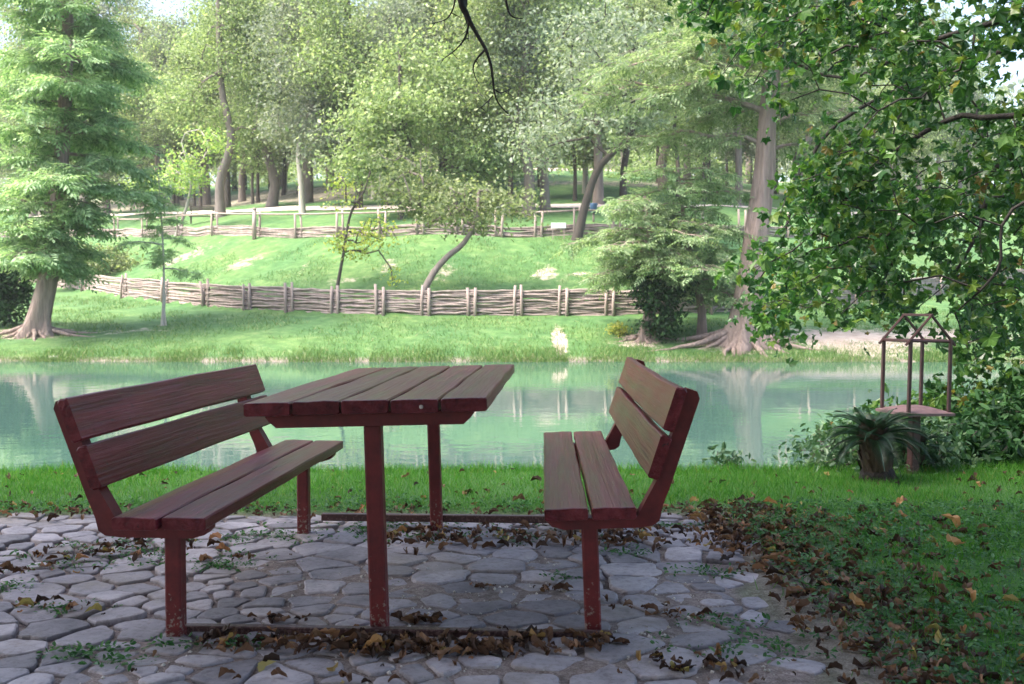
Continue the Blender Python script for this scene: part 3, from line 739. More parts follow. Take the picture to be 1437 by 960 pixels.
def cypress_tree(name, base, trunk_pts, r0, flare, layers, seed, leafm, dens=1.0, spray=.6, roots=8, barkm=None, droop=.22, extra=()):
    """layers: list of (fraction along trunk, branch length, azimuth or None)"""
    rs = np.random.RandomState(seed); t = thing(name, base); barkm = barkm or M['bark_cypress']
    a = Acc(); tp = smooth_path(trunk_pts, 24); n = len(tp); fr = np.linspace(0, 1, n)
    hz = tp[:, 2]
    sides = 20; 
    prof = np.interp(fr, [0, 1], [1, .25])*r0
    # buttressed base: fluted rings
    V = []; th = np.arange(sides)*2*math.pi/sides; flv = rs.rand(sides)
    zs = np.concatenate([np.linspace(-.3, 1.6, 9), hz[hz > 1.7]])
    px_, py_ = np.interp(zs, hz, tp[:, 0]), np.interp(zs, hz, tp[:, 1]); rr_ = np.interp(zs, hz, prof)
    for z, x, y, r in zip(zs, px_, py_, rr_):
        f = flare*math.exp(-max(z+.1, 0)/.42)
        for k in range(sides):
            fl = 1+.10*math.sin(k*2*math.pi/sides*5+seed)+(.16*(flv[k]-.5))*math.exp(-max(z, 0)/3)
            rk = r*fl+f*r*(.45+1.1*max(0, math.sin(th[k]*roots/2+seed))**1.5)
            V.append((x+math.cos(th[k])*rk, y+math.sin(th[k])*rk, z))
    m = len(zs); fs = [(i*sides+j, i*sides+(j+1) % sides, (i+1)*sides+(j+1) % sides, (i+1)*sides+j) for i in range(m-1) for j in range(sides)]
    a.faces(V, fs)
    for k in range(roots*2):
        az = k*math.pi/roots+rs.rand()*.35; L = r0*(2.2+2.6*rs.rand())*(flare+.2)*(.55 if math.sin(az) < -.3 else 1); p0 = np.array([math.cos(az), math.sin(az), 0])
        pts = []
        for f in np.linspace(0, 1, 9):
            q = p0*(r0*.5+L*f)+np.array([rs.randn()*.05*f, rs.randn()*.05*f, 0]); gz = float(height(base[0]+q[0], base[1]+q[1]))-base[2]
            pts.append((q[0], q[1], gz+.55*r0*flare*(1-f)**2.2*1.6-.02*f))
        tube(a, pts, np.linspace(r0*.28, .025, 9), 6)
    sp_p = []; sp_n = []; sp_t = []; sp_s = []
    pos_at = lambda f: np.array([np.interp(f, fr, tp[:, c]) for c in range(3)])
    for (f, L, az, rise) in layers:
        p0 = pos_at(f); d = np.array([math.cos(az), math.sin(az), 0]); pts = []; nn = 9
        for q in np.linspace(0, 1, nn):
            pts.append(p0+d*L*q+np.array([0, 0, rise*L*q*(1-.35*q)-droop*L*q*q])+rs.randn(3)*.035*L*q)
        pts = smooth_path(pts, 12); tube(a, pts, np.linspace(max(.02, .028*L**.8), .008, 12), 5, cap=False)
        side = np.cross(d, [0, 0, 1]); nb = int(7+L*2.6)
        for b in range(nb):
            q = .1+.9*(b+rs.rand())/nb; pc = np.array([np.interp(q, np.linspace(0, 1, 12), pts[:, c]) for c in range(3)])
            s = 1 if b % 2 else -1; bl = L*.42*(1.1-q*.65)*(.7+.5*rs.rand()); bd = unit(side*s*.9+d*.75+np.array([0, 0, -.05]))
            if L > 1.5: tube(a, [pc, pc+bd*bl*.5+np.array([0, 0, .02]), pc+bd*bl+np.array([0, 0, -.18*bl])], [.012, .009, .005], 3, cap=False)
            ns = max(3, int(bl*6.5*dens))
            for s_ in range(ns):
                g = (s_+.5+rs.rand()*.5)/ns; pp = pc+bd*bl*g+np.array([0, 0, -.18*bl*g*g])
                for _ in range(2):
                    dr = unit(bd*.6+rs.randn(3)*.55+np.array([0, 0, -.35])); sp_p.append(pp+rs.randn(3)*.06); sp_t.append(dr)
                    sp_n.append(unit(np.array([0, 0, 1])+rs.randn(3)*.35)); sp_s.append(spray*(.6+.7*rs.rand()))
    a.build('trunk', barkm, t, smooth=True)
    a = Acc(); 
    sp_p, sp_n, sp_t = map(np.array, (sp_p, sp_n, sp_t))
    scatter(a, *SPRAY, sp_p, sp_n, sp_t, np.array(sp_s)); a.build('crown', leafm, t)
    return t

def rel(px, py, Y, base): return P(px, py, Y)-base
def layers_for(rs, n, f0, f1, L0, L1, rise=.15, var=.5):
    return [(f0+(f1-f0)*(k/n)**.95, (L0+(L1-L0)*(k/n))*(1.15-var+var*rs.rand())*(1 if k > n*.08 else .7), k*2.39996+rs.rand()*1.1, rise*(rs.rand()*1.4-.2)) for k in range(n)]

# ---- left big cypress
rs = np.random.RandomState(41)
b = ground_hit(48, 470)
t = cypress_tree('cypress_tree', b, [(0, 0, 0), rel(66, 400, b[1], b), rel(78, 330, b[1]+.3, b), rel(88, 200, b[1]+.3, b), rel(95, 60, b[1]+.3, b), rel(98, -150, b[1]+.3, b), rel(100, -330, b[1], b)],
    .36, 1.1, layers_for(rs, 80, .21, 1, 2.7, 3.4, .35, .8), 41, M['leaf_cypress'], 1.25, .72)
tag(t, 'large feathery cypress with pink-brown buttressed base on the far bank, at the left edge', 'tree', 'cypress trees on the far bank')
# ---- right big cypress
rs = np.random.RandomState(42)
b = ground_hit(1042, 484)
tr = [(0, 0, 0), rel(1048, 430, b[1], b), rel(1060, 340, b[1]+.2, b), rel(1073, 240, b[1]+.3, b), rel(1076, 180, b[1]+.3, b), rel(1086, 60, b[1]+.3, b), rel(1092, -100, b[1]+.2, b), rel(1096, -260, b[1], b)]
lay = layers_for(rs, 30, .60, 1, 4.4, 2.4, .35, .7)+[(.52, 4.2, rad(175), .42), (.60, 5.6, rad(172), .50), (.50, 3.0, rad(15), .3), (.66, 5.2, rad(190), .35), (.58, 3.5, rad(-20), .3), (.7, 5.5, rad(165), .3)]
t = cypress_tree('cypress_tree', b, tr, .48, 1.25, lay, 42, M['leaf_cypress'], .72, .6, roots=10)
tag(t, 'tall cypress with thick pale trunk and wide spreading red-brown roots on the far bank', 'tree', 'cypress trees on the far bank')
# ---- young cypress in the middle, low layered boughs
rs = np.random.RandomState(43)
b = ground_hit(985, 472)
lay = layers_for(rs, 32, .34, .98, 3.0, 1.9, .2, .75)
t = cypress_tree('cypress_tree', b, [(0, 0, 0), rel(984, 430, b[1], b), rel(972, 380, b[1]+.2, b), rel(960, 310, b[1], b), rel(950, 225, b[1], b)], .15, .3, lay, 43, M['leaf_cypress'], .95, .5, roots=5)
tag(t, 'young cypress with low layered boughs between the ivy-clad trunk and the tall cypress', 'tree', 'cypress trees on the far bank')
rs = np.random.RandomState(44)
b = ground_hit(905, 478); bivy = b
lay = layers_for(rs, 26, .44, .98, 3.2, 1.8, .15, .75)
t = cypress_tree('cypress_tree', b, [(0, 0, 0), rel(912, 440, b[1], b), rel(916, 380, b[1], b), rel(912, 330, b[1]-.2, b), rel(905, 275, b[1], b)], .22, .9, lay, 44, M['leaf_cypress'], .95, .5, roots=7)
tag(t, 'bushy cypress whose short gnarled trunk stands wrapped in ivy on the far bank', 'tree', 'cypress trees on the far bank')
# ---- slim sapling left
rs = np.random.RandomState(45)
b = ground_hit(228, 457)
t = cypress_tree('cypress_sapling', b, [(0, 0, 0), rel(230, 400, b[1], b), rel(228, 330, b[1], b), rel(222, 245, b[1], b)], .05, .3, layers_for(rs, 15, .45, 1, 1.5, .9, .35, .8), 45, M['leaf_cypress'], .8, .36, roots=4, barkm=M['bark_pale'])
tag(t, 'slim pale-stemmed cypress sapling in front of the lower wattle fence', 'tree')
a = Acc(); tube(a, [(.12, 0, 0), (.07, .02, .6), (.2, 0, 1.6)], [.03, .025, .012], 6); a.build('stem', M['bark_pale'], t)

# ------------------------------------------------------------------ ivy and bushes (each a plant of its own)
def bush(name, base, lobes, nclump, per, spread, size, mat, seed, label, cat='bush', tmpl=OVAL, group=None, hang=.2, stems=True, up=.6):
    rs = np.random.RandomState(seed); t = thing(name, base); tg = crown_targets(rs, lobes, nclump)
    if stems:
        arr, par, _ = skeleton([(0, 0, -.1), (0, 0, .05)], tg, rs, .05, .25, .4); a = Acc(); skel_tubes(a, arr, par, .003, .03, 2, sides=4); a.build('stem', M['bark_dark'], t)
    a = Acc(); leaf_cloud(a, tg, rs, per, spread, size, tmpl, hang=hang, up=up); a.build('foliage', mat, t); tag(t, label, cat, group); return t
h0 = lambda x, y: np.array([x, y, float(height(x, y))])
b = bivy+np.array([0, -.35, 0])
bush('ivy', b, [(.0, 0, 1.6, .45, .9), (.55, 0, 1.0, .5, .8), (.9, 0, 1.7, .5, .7), (.5, .1, .5, .6, .4)], 120, 34, .16, .13, M['leaf_shrub'], 51, 'dark glossy ivy climbing the gnarled cypress trunk on the far bank', 'ivy')
b = ground_hit(867, 470)
bush('flowering_shrub', b, [(0, 0, .2, .3, .22)], 30, 16, .1, .09, M['leaf_yellow'], 52, 'low shrub with orange-yellow blooms beside the cypress roots', 'shrub')
b = ground_hit(30, 455)+np.array([0, -.6, 0])
bush('bank_shrub', b, [(-.1, 0, .9, .75, .8), (-.9, 0, 1.4, .9, 1.0), (.2, 0, 1.9, .7, .6)], 130, 34, .22, .18, M['leaf_shrub'], 53, 'dense dark shrub in front of the big cypress base', 'shrub')
b = h0(-21, FL(-21)+2.2)
bush('bank_shrub', b, [(0, 0, .8, 1.8, .8), (-2.5, 0, .9, 1.6, .9), (2.2, .5, .6, 1.4, .6)], 130, 34, .3, .2, M['leaf_broad'], 54, 'green shrub on the slope above the left end of the lower wattle fence', 'shrub')
b = h0(5.4, FL(5.4)+1.2)
bush('bank_shrub', b, [(0, 0, .9, 1.2, .9), (1.6, 0, 1.2, 1.2, 1.0), (-.8, .6, 1.6, .9, .7)], 120, 34, .28, .2, M['leaf_grey'], 55, 'dark green shrub just behind the lower fence near the ivy-clad trunk', 'shrub')
# near bank, right: undergrowth between lawn and water
bush('river_shrub', h0(2.45, 7.15), [(0, 0, .2, .42, .32), (.45, 0, .22, .45, .36), (-.25, -.1, .05, .3, .25)], 190, 22, .075, .05, M['leaf_pale'], 61, 'pale small-leaved shrub on the water edge left of the sago palm', 'shrub')
bush('river_shrub', h0(1.52, 7.0), [(0, 0, .12, .12, .14)], 14, 14, .05, .05, M['leaf_pale'], 62, 'tiny light green shrub alone at the water edge', 'shrub')
bush('river_shrub', h0(3.0, 7.5), [(0, 0, .2, .35, .3)], 120, 26, .1, .07, M['leaf_shrub'], 67, 'small dark shrub between the sago palm and the feeder post', 'shrub')
bush('river_shrub', h0(3.75, 7.55), [(0, 0, .3, .7, .45), (.5, .2, .45, .6, .5), (-.3, .1, .2, .5, .38)], 520, 26, .11, .075, M['leaf_shrub'], 63, 'dark dense shrub right behind the bird feeder post', 'shrub')
bush('river_shrub', h0(4.9, 7.75), [(0, 0, .55, .9, .75), (-.3, -.1, .5, .7, .6), (.8, 0, .75, .8, .8)], 760, 26, .12, .08, M['leaf_shrub'], 64, 'tall dark shrub overhanging the river at the right end of the lawn', 'shrub')
bush('river_shrub', h0(3.3, 7.9), [(0, .3, .5, .6, .55), (.7, .5, .85, .6, .5), (1.4, .3, 1.0, .6, .5)], 380, 18, .11, .09, M['leaf_sycamore'], 65, 'broad-leaved green shrub seen through the open frame of the bird feeder', 'shrub', tmpl=LEAF5)
bush('river_shrub', h0(6.6, 7.6), [(0, 0, .6, 1.2, .8), (1.6, 0, .8, 1.4, .9)], 300, 22, .15, .1, M['leaf_shrub'], 66, 'big dark shrub at the foot of the sycamore beside the river', 'shrub')

# ------------------------------------------------------------------ sycamore whose boughs hang in from the right
def inpoly(x, y, poly):
    ins = np.zeros(len(x), bool); n = len(poly)
    for i in range(n):
        x1, y1 = poly[i]; x2, y2 = poly[(i+1) % n]
        c = ((y1 > y) != (y2 > y)) & (x < (x2-x1)*(y-y1)/(y2-y1+1e-9)+x1); ins ^= c
    return ins
def sycamore():
    rs = np.random.RandomState(77); base = h0(6.6, 6.9); t = thing('sycamore_tree', base)
    tag(t, 'leafy sycamore whose broad-leaved boughs hang over the river in front of the far bank', 'tree')
    tr = smooth_path([(6.6, 6.9, base[2]-.2), (6.7, 7.1, 2), (6.5, 7.5, 4.5), (6.4, 8, 7), (6.2, 8.4, 9)], 16)
    limbs = []
    for ctrl in ([(6.6, 7.3, 3.0), P(1437, 160, 8.6), P(1340, 165, 9), P(1240, 225, 9.6), P(1165, 300, 10)],
                 [(6.55, 7.4, 4.0), P(1437, 20, 9), P(1300, 60, 9.5), P(1180, 110, 10.5), P(1060, 60, 11)],
                 [(6.6, 7.3, 3.2), P(1437, 210, 9.4), P(1385, 280, 9.6), P(1375, 320, 9.6), P(1335, 390, 9.7), P(1290, 430, 9.9)],
                 [(6.5, 7.5, 4.6), P(1437, -60, 10), P(1280, -80, 11), P(1120, -40, 12), P(980, 20, 12.5)],
                 [(6.6, 7.2, 2.6), P(1460, 270, 8.2), P(1400, 380, 8.4), P(1340, 440, 8.6)],
                 [(6.5, 7.5, 4.2), P(1437, 60, 11.5), P(1250, 130, 12), P(1150, 200, 12.3), P(1100, 330, 12.5), P(1085, 420, 12.5)],
                 [(6.5, 7.6, 5.5), (5, 9.5, 6.2), (3, 11, 6.0), (1.8, 12, 5.3)], [(6.4, 7.8, 6), (8.5, 9, 7.5), (10, 9.5, 7)], [(6.5, 7.6, 5), (8, 6, 6.5), (9.5, 5, 6)]):
        limbs.append(smooth_path(ctrl, 16))
    region = [(960, -80), (940, 10), (975, 55), (1015, 110), (1060, 130), (1085, 175), (1130, 215), (1110, 260), (1085, 300), (1085, 350), (1045, 375), (1050, 425), (1070, 462), (1110, 478), (1150, 500), (1165, 460), (1215, 445), (1240, 470), (1300, 480), (1437, 500), (1560, 500), (1560, -80)]
    Tg = []
    while len(Tg) < 590:
        x = 930+rs.rand()*620; y = -80+rs.rand()*600
        if not inpoly(np.array([x]), np.array([y]), region)[0]: continue
        dens = 1.9*(float(fbm(x/50., y/50., 3))-.16); 
        if (x-1210)**2/70**2+(y-120)**2/50**2 < 1: dens *= .45
        if (x-1120)**2/60**2+(y-150)**2/45**2 < 1: dens *= .5
        if (x-1330)**2/50**2+(y-215)**2/60**2 < 1: dens *= .5
        if (x-1190)**2/60**2+(y-470)**2/30**2 < 1: dens *= .25
        if x < 1010 and y > 60: dens *= .5
        if dens < 0 or rs.rand() > dens**2: continue
        Tg.append(P(x, y, 8.3+4.7*rs.rand()))
    extra = crown_targets(rs, [(6, 9, 7, 4.0, 2.2), (9, 8, 6.5, 3, 2.5), (3, 10.5, 6.6, 2.2, 1.0)], 500)
    Tg = np.vstack([Tg, extra])
    nodes = list(tr); parent = [-1]+list(range(len(tr)-1))
    for L in limbs:
        j = int(np.argmin(np.linalg.norm(np.array(nodes[:16])-L[0], axis=1))); prev = j
        for p in L: nodes.append(p); parent.append(prev); prev = len(nodes)-1
    arr = np.array(nodes); par = list(parent)
    o_ = np.argsort(np.min(np.linalg.norm(Tg[:, None]-arr[None], axis=2), axis=1)); leafp = []; leafc = []
    for oi in o_:
        tt = Tg[oi]; d = np.linalg.norm(arr-tt, axis=1)+.6*np.maximum(0, tt[2]-arr[:, 2])-.35*np.maximum(0, arr[:, 0]-tt[0]); j = int(np.argmin(d)); p0 = arr[j]; dist = np.linalg.norm(tt-p0); k = max(2, int(dist/.22)); prev = j; new = []
        for i in range(1, k+1):
            f = i/k; p = p0*(1-f)+tt*f+np.array([0, 0, .16*dist*math.sin(f*math.pi)])+rs.randn(3)*.012*dist; new.append(p); par.append(prev); prev = len(arr)+len(new)-1
            if i >= k-2: leafc.append(p)
        arr = np.vstack([arr, new])
    a = Acc(); skel_tubes(a, arr-base, np.array(par), .0055, .30, 0, 2.3, 7); a.build('trunk', M['bark_twig'], t, smooth=True)
    leafc = np.array(leafc)-base; a = Acc(); leaf_cloud(a, leafc, rs, 9, .125, .105, LEAF5, up=.35, flat=1.0, hang=1.1, sizevar=.36); a.build('crown', M['leaf_sycamore'], t)
sycamore()

# ------------------------------------------------------------------ shade tree above the patio, with the bare bough hanging into view
def shade_tree(name, base, lobes, trunk, n, seed, label, per=18):
    rs = np.random.RandomState(seed); t = thing(name, base); tag(t, label, 'tree'); base = np.array(base)
    tp = smooth_path(trunk, 12); tg = crown_targets(rs, lobes, n); arr, par, _ = skeleton(tp, tg, rs, .05, .8, .4)
    a = Acc(); skel_tubes(a, arr, par, .012, .35, 0, 2.2, 7); a.build('trunk', M['bark_dark'], t, smooth=True)
    a = Acc(); leaf_cloud(a, tg, rs, per, .55, .36, LEAF5, hang=.5); a.build('crown', M['leaf_shrub'], t); return t
st = shade_tree('shade_tree', (-3.6, -2.8, 0), [(1.5, 3.5, 8.0, 5.0, 1.9), (-1.5, 1.0, 8.3, 4.5, 2.2), (4.5, 2.5, 8.2, 4.5, 2.0), (-3.5, 4.0, 7.8, 4, 1.8)], [(0, 0, -.2), (.1, .1, 2.5), (.6, .6, 5), (1.2, 1.4, 7.2)], 900, 81,
    'shade tree over the patio, its bare dark twigs hanging down at the top')
for k_, (bx, by, lb_) in enumerate([(5.5, -7, 'unseen tree added behind the patio on the right to shade the near side'), (-9.5, -5.5, 'unseen tree added left of and behind the patio to shade the near side'), (-1, -11, 'unseen tree added farther back to block light from behind')]):  # unseen trees added behind the camera to darken the faces turned to it
    shade_tree('shade_tree', (bx, by, 0), [(0, 0, 4.6, 4.6, 3.6), (0, 2.5, 7, 4.6, 2.6), (2.5, 0, 7.2, 4.2, 2.4), (-2.5, 0, 7, 4.2, 2.4)], [(0, 0, -.2), (.1, .1, 1.5), (.2, .3, 3.5), (.2, .4, 6)], 800, 85+k_, lb_, per=9)
def bare_bough():
    B = np.array([-3.6, -2.8, 0]); Y = 4.8; a = Acc(); p = lambda x, y, d=0: P(x, y, Y+d)-B
    c = lambda q: (350+q[0]/1.92, q[1]/1.92)
    main = [(2.2, 3.6, 7.2), (3.0, 6.0, 5.4), p(640, -90), *[p(*c(q)) for q in ((568, -10), (585, 40), (600, 70), (620, 105), (637, 135), (650, 175), (656, 215), (660, 250), (672, 280), (698, 308))]]
    pts = smooth_path(main, 44); tube(a, pts, np.interp(np.linspace(0, 1, 44), [0, .25, .45, 1], [.04, .018, .0095, .0025]), 7)
    for tw, r in (([(556, -20), (550, 20), (535, 48), (515, 58), (492, 63)], .005), ([(592, 60), (582, 100), (560, 130), (535, 150), (518, 162)], .006), ([(636, 133), (612, 160), (603, 185), (612, 218)], .006),
                  ([(657, 238), (675, 250), (690, 246), (704, 238)], .004), ([(656, 258), (640, 275), (620, 293)], .003), ([(575, 30), (588, 70), (590, 110)], .004)):
        q = smooth_path([p(*c(z), .04*i) for i, z in enumerate(tw)], 12); tube(a, q, np.linspace(r, .0018, 12), 5)
        for k in (4, 7, 10): tube(a, [q[k], q[k]+np.array([R.randn()*.03, R.randn()*.03, -.03])], [.0025, .001], 4)
    q = smooth_path([p(*c(z), .2) for z in ((680, -60), (692, 5), (700, 35), (715, 48), (737, 50))], 12); tube(a, q, np.linspace(.008, .002, 12), 5)
    tube(a, [pts[8], pts[8]*.5+q[0]*.5+np.array([0, 0, .2]), q[0]], [.02, .014, .008], 6)
    a.build('bare_bough', M['bark_twig'], st, smooth=True)
bare_bough()

# ------------------------------------------------------------------ wattle fences
def fence_point(px, off):
    x = 0.; 
    for _ in range(40): y = float(FL(x))+off; x = .5*x+.5*(px-718.5)/F*y
    return x, float(FL(x))+off
def post_mb(x, y, z, h, r, rs):
    a = Acc(); tube(a, [(x, y, z-.2), (x+rs.randn()*.01, y, z+h*.5), (x+rs.randn()*.03, y+rs.randn()*.02, z+h)], [r*1.05, r, r*.9], 8); return a
def wattle(name, pairs, off, hp, hw, label, seed, rails=(), nst=13, gap=.26):
    rs = np.random.RandomState(seed); P0 = [fence_point(p, off) for p in pairs]; b = np.array([P0[len(P0)//2][0], P0[len(P0)//2][1], 0]); b[2] = float(height(b[0], b[1]-.05))
    t = thing(name, b); tag(t, label, 'fence', 'wattle fences on the far bank')
    gz = lambda x, y: float(height(x, y-.35))
    for k, (x, y) in enumerate(P0):
        for s in (-1, 1):
            xx = x+s*gap/2; h_ = hp*(.92+.14*rs.rand()); post_mb(xx-b[0], y-b[1]-s*.03-.06, gz(xx, y)-b[2], h_, .048+.014*rs.rand(), rs).build('post', M['post'], t, smooth=True)
    for k in range(len(P0)-1):
        (x0, y0), (x1, y1) = P0[k], P0[k+1]; a = Acc(); L = x1-x0
        for i in range(nst):
            zc = hw*(i+.5)/nst; n = 9; ph = rs.rand()*6; r = hw/nst*.5*(.7+.6*rs.rand()); ov = .18; sag = rs.randn()*.025
            ts = np.linspace(-ov/L, 1+ov/L, n); ys = []
            tiltz = rs.randn()*.035
            pts = [(x0+L*f-b[0], y0+(y1-y0)*f-b[1]+.03+.035*math.sin(ph+f*5+i), gz(x0+L*f, y0+(y1-y0)*f)-b[2]+zc+sag*math.sin(f*3.14)+tiltz*(f-.5)+rs.randn()*.012) for f in ts]
            tube(a, pts, r, 6)
        for i in range(nst//2):      # second layer behind so the fence has body
            zc = hw*(i+.5)/(nst//2); ts = np.linspace(0, 1, 5)
            pts = [(x0+L*f-b[0], y0+(y1-y0)*f-b[1]+.10, gz(x0+L*f, y0+(y1-y0)*f)-b[2]+zc+rs.randn()*.02) for f in ts]; tube(a, pts, hw/nst*.85, 5)
        a.build('wattle_panel', M['stick'], t, smooth=True)
    for (i0, i1, hz_, r) in rails:
        for k in range(i0, i1):
            (x0, y0), (x1, y1) = P0[k], P0[k+1]; a = Acc(); tube(a, [(x0-b[0]-.2, y0-b[1], gz(x0, y0)-b[2]+hz_), ((x0+x1)/2-b[0], (y0+y1)/2-b[1], (gz(x0, y0)+gz(x1, y1))/2-b[2]+hz_-.02), (x1-b[0]+.2, y1-b[1], gz(x1, y1)-b[2]+hz_)], r, 7)
            a.build('rail', M['post'], t, smooth=True)
    return P0
wattle('wattle_fence', [-110, -50, 5, 60, 119, 175, 232, 289, 347, 406, 470, 533, 597, 662, 727, 790, 855, 925, 993, 1062, 1130, 1195, 1255, 1315, 1375, 1435, 1495], 0, 1.12, .98,
       'long wattle fence of grey-pink sticks and paired posts, nearer the river', 91)
U0 = wattle('wattle_fence', [-10, 50, 110, 165, 205, 254, 303, 362, 420, 478, 537, 590, 645, 700, 755, 810, 865, 920, 980, 1040, 1100, 1160, 1220], 9.3, 1.3, .56,
       'wattle fence with tall posts and top rail, above the grass slope', 92, rails=((3, 16, 1.2, .042),), nst=7, gap=.30)
# taller double post
x, y = fence_point(361, 9.2); g0 = h0(x, y-.3); t = thing('gate_post', g0); tag(t, 'stout pale gate post rising above the upper fence rail', 'post')
a = Acc(); tube(a, [(0, -.12, -.2), (0, -.12, .7), (.03, -.12, 1.38)], [.1, .1, .085], 9); a.build('shaft', M['post'], t, smooth=True)
a = Acc(); tube(a, [(.03, -.12, 1.375), (.03, -.12, 1.46)], [.105, .07], 9); a.build('cap', M['post'], t, smooth=True)

# ------------------------------------------------------------------ small things on the far terrace
b = ground_hit(283, 314, 40); t = thing('park_bench', b, (0, 0, rad(8))); tag(t, 'small dark slatted bench on the far lawn behind the upper fence', 'bench')
for z, yy, nm in ((.45, 0, 'seat'), (.85, .22, 'backrest')):
    a = Acc()
    for k in range(3):
        c = (0, yy+(k*.13 if nm == 'seat' else 0), z+(k*.1 if nm != 'seat' else 0)); bevel_box(a, c, (1.5, .11 if nm == 'seat' else .03, .035 if nm == 'seat' else .085), .004)
    a.build(nm, M['bark_dark'], t)
for sx in (-.65, .65):
    a = Acc(); bevel_box(a, (sx, .13, .2), (.06, .3, .42), .004); bevel_box(a, (sx, .27, .75), (.05, .04, .7), .004); a.build('leg', M['bark_dark'], t)
x, y = fence_point(783, 9.0); g0 = h0(x, y-.4); t = thing('notice_board', g0); tag(t, 'small white board standing against the upper wattle fence', 'sign')
a = Acc(); bevel_box(a, (0, 0, .62), (.66, .03, .24), .005); a.build('panel', M['white'], t)
for sx in (-.25, .25):
    a = Acc(); tube(a, [(sx, .035, -.1), (sx, .035, .6)], .02, 6); a.build('leg', M['post'], t)
b = ground_hit(833, 312, 40); t = thing('litter_bin', b); tag(t, 'blue and grey litter bin on a post by the upper fence', 'bin')
a = Acc(); tube(a, [(0, 0, .45), (0, 0, .5), (0, 0, .9), (0, 0, .92)], [.13, .17, .19, .19], 14); a.build('body', M['blue'], t, smooth=True)
a = Acc(); tube(a, [(0, 0, -.1), (0, 0, .46)], [.05, .05], 8); a.build('post', M['bark'], t, smooth=True)
def boulder(b, r, seed, label, sq=.6):
    rs = np.random.RandomState(seed); a = Acc(); m, n = 12, 18; V = []; fs = []
    for i in range(m+1):
        for j in range(n):
            th, ph = math.pi*i/m, 2*math.pi*j/n; u = np.array([math.sin(th)*math.cos(ph), math.sin(th)*math.sin(ph), math.cos(th)])
            k = r*(.75+.55*float(fbm(u[0]*1.6+seed+u[2], u[1]*1.6+u[2]*1.3, 3))); V.append(u*k*np.array([1.2, .8, sq]))
    for i in range(m):
        for j in range(n): fs.append((i*n+j, i*n+(j+1) % n, (i+1)*n+(j+1) % n, (i+1)*n+j)[::-1])
    a.faces(V, fs); o = a.build('boulder', M['boulder'], smooth=True); o.location = b; tag(o, label, 'boulder')
boulder(ground_hit(692, 300, 45), .95, 3, 'large pale boulder beside the gravel path on the far lawn')
boulder(ground_hit(1068, 345, 30)*1.0, .01, 4, 'x') if False else None
for k, (px, py, r_, lb_) in enumerate([(75, 503, .16, 'small pale stone at the waterline by the big cypress')]):
    boulder(ground_hit(px, py, 29.5), r_, 10+k, lb_, .4)

# ------------------------------------------------------------------ woodland on the far side
def leaning(label, base, ctrl, r, lobes, n, per, leafm, barkm, seed, size=.17, spread=.38, group=None, name='oak_tree'):
    t = broad_tree(name, base, ctrl, r, lobes, n, per, spread, size, leafm, barkm, seed); tag(t, label, 'tree', group); return t
b = h0(*fence_point(583, .5)); Yb = b[1]
def Lb(px, py, Y, r, h, b): q = P(px, py, Y)-b; return (q[0], q[1], q[2], r, h)
leaning('small tree leaning right out of the grass slope just behind the lower fence', b, [(0, 0, -.2), rel(605, 388, Yb+.2, b), rel(628, 360, Yb+.4, b), rel(650, 342, Yb+.6, b), rel(668, 310, Yb+.8, b), rel(672, 270, Yb+1, b)], .13,
    [Lb(640, 290, Yb+.8, 1.9, 1.0, b), Lb(580, 265, Yb+1, 1.4, .8, b), Lb(710, 285, Yb+1.5, 1.4, .7, b), Lb(560, 225, Yb+1.5, 1.2, .7, b)], 130, 46, M['leaf_broad'], M['bark'], 101, .15, .3)
b = ground_hit(808, 336, 40); Yb = b[1]
leaning('dark-stemmed tree leaning right at the upper fence beside the blue bin', b, [(0, 0, -.2), rel(822, 285, Yb, b), rel(838, 240, Yb, b), rel(862, 212, Yb, b), rel(885, 190, Yb, b), rel(892, 150, Yb, b)], .2,
    [Lb(800, 170, Yb, 3.2, 1.5, b), Lb(890, 120, Yb, 3.2, 2.0, b), Lb(760, 215, Yb, 1.5, .7, b), Lb(850, 60, Yb, 3, 1.8, b)], 190, 60, M['leaf_grey'], M['bark_dark'], 102, .19, .5)
b = ground_hit(478, 395, 30); b = h0(b[0], FL(b[0])+2.0); Yb = b[1]
leaning('thin young tree with sparse yellowing leaves on the grass slope', b, [(0, 0, -.1), rel(483, 350, Yb, b), rel(492, 300, Yb, b), rel(510, 270, Yb, b), rel(520, 240, Yb, b)], .06,
    [Lb(520, 330, Yb, 1.1, .8, b), Lb(480, 345, Yb, .8, .6, b), Lb(545, 380, Yb-.3, .5, .5, b), Lb(490, 270, Yb, 1.0, .7, b)], 55, 22, M['leaf_yellow'], M['bark_dark'], 103, .13, .25)
b = ground_hit(247, 330, 40); Yb = b[1]
leaning('small pale yellow-green tree by the upper fence above the slim sapling', b, [(0, 0, -.1), rel(262, 290, Yb, b), rel(268, 250, Yb, b), rel(255, 200, Yb, b)], .09,
    [Lb(262, 240, Yb, 1.6, 1.2, b), Lb(215, 260, Yb, 1.5, 1.0, b), Lb(290, 200, Yb, 1.4, 1.0, b)], 80, 36, M['leaf_fresh'], M['bark_pale'], 104, .17, .36)

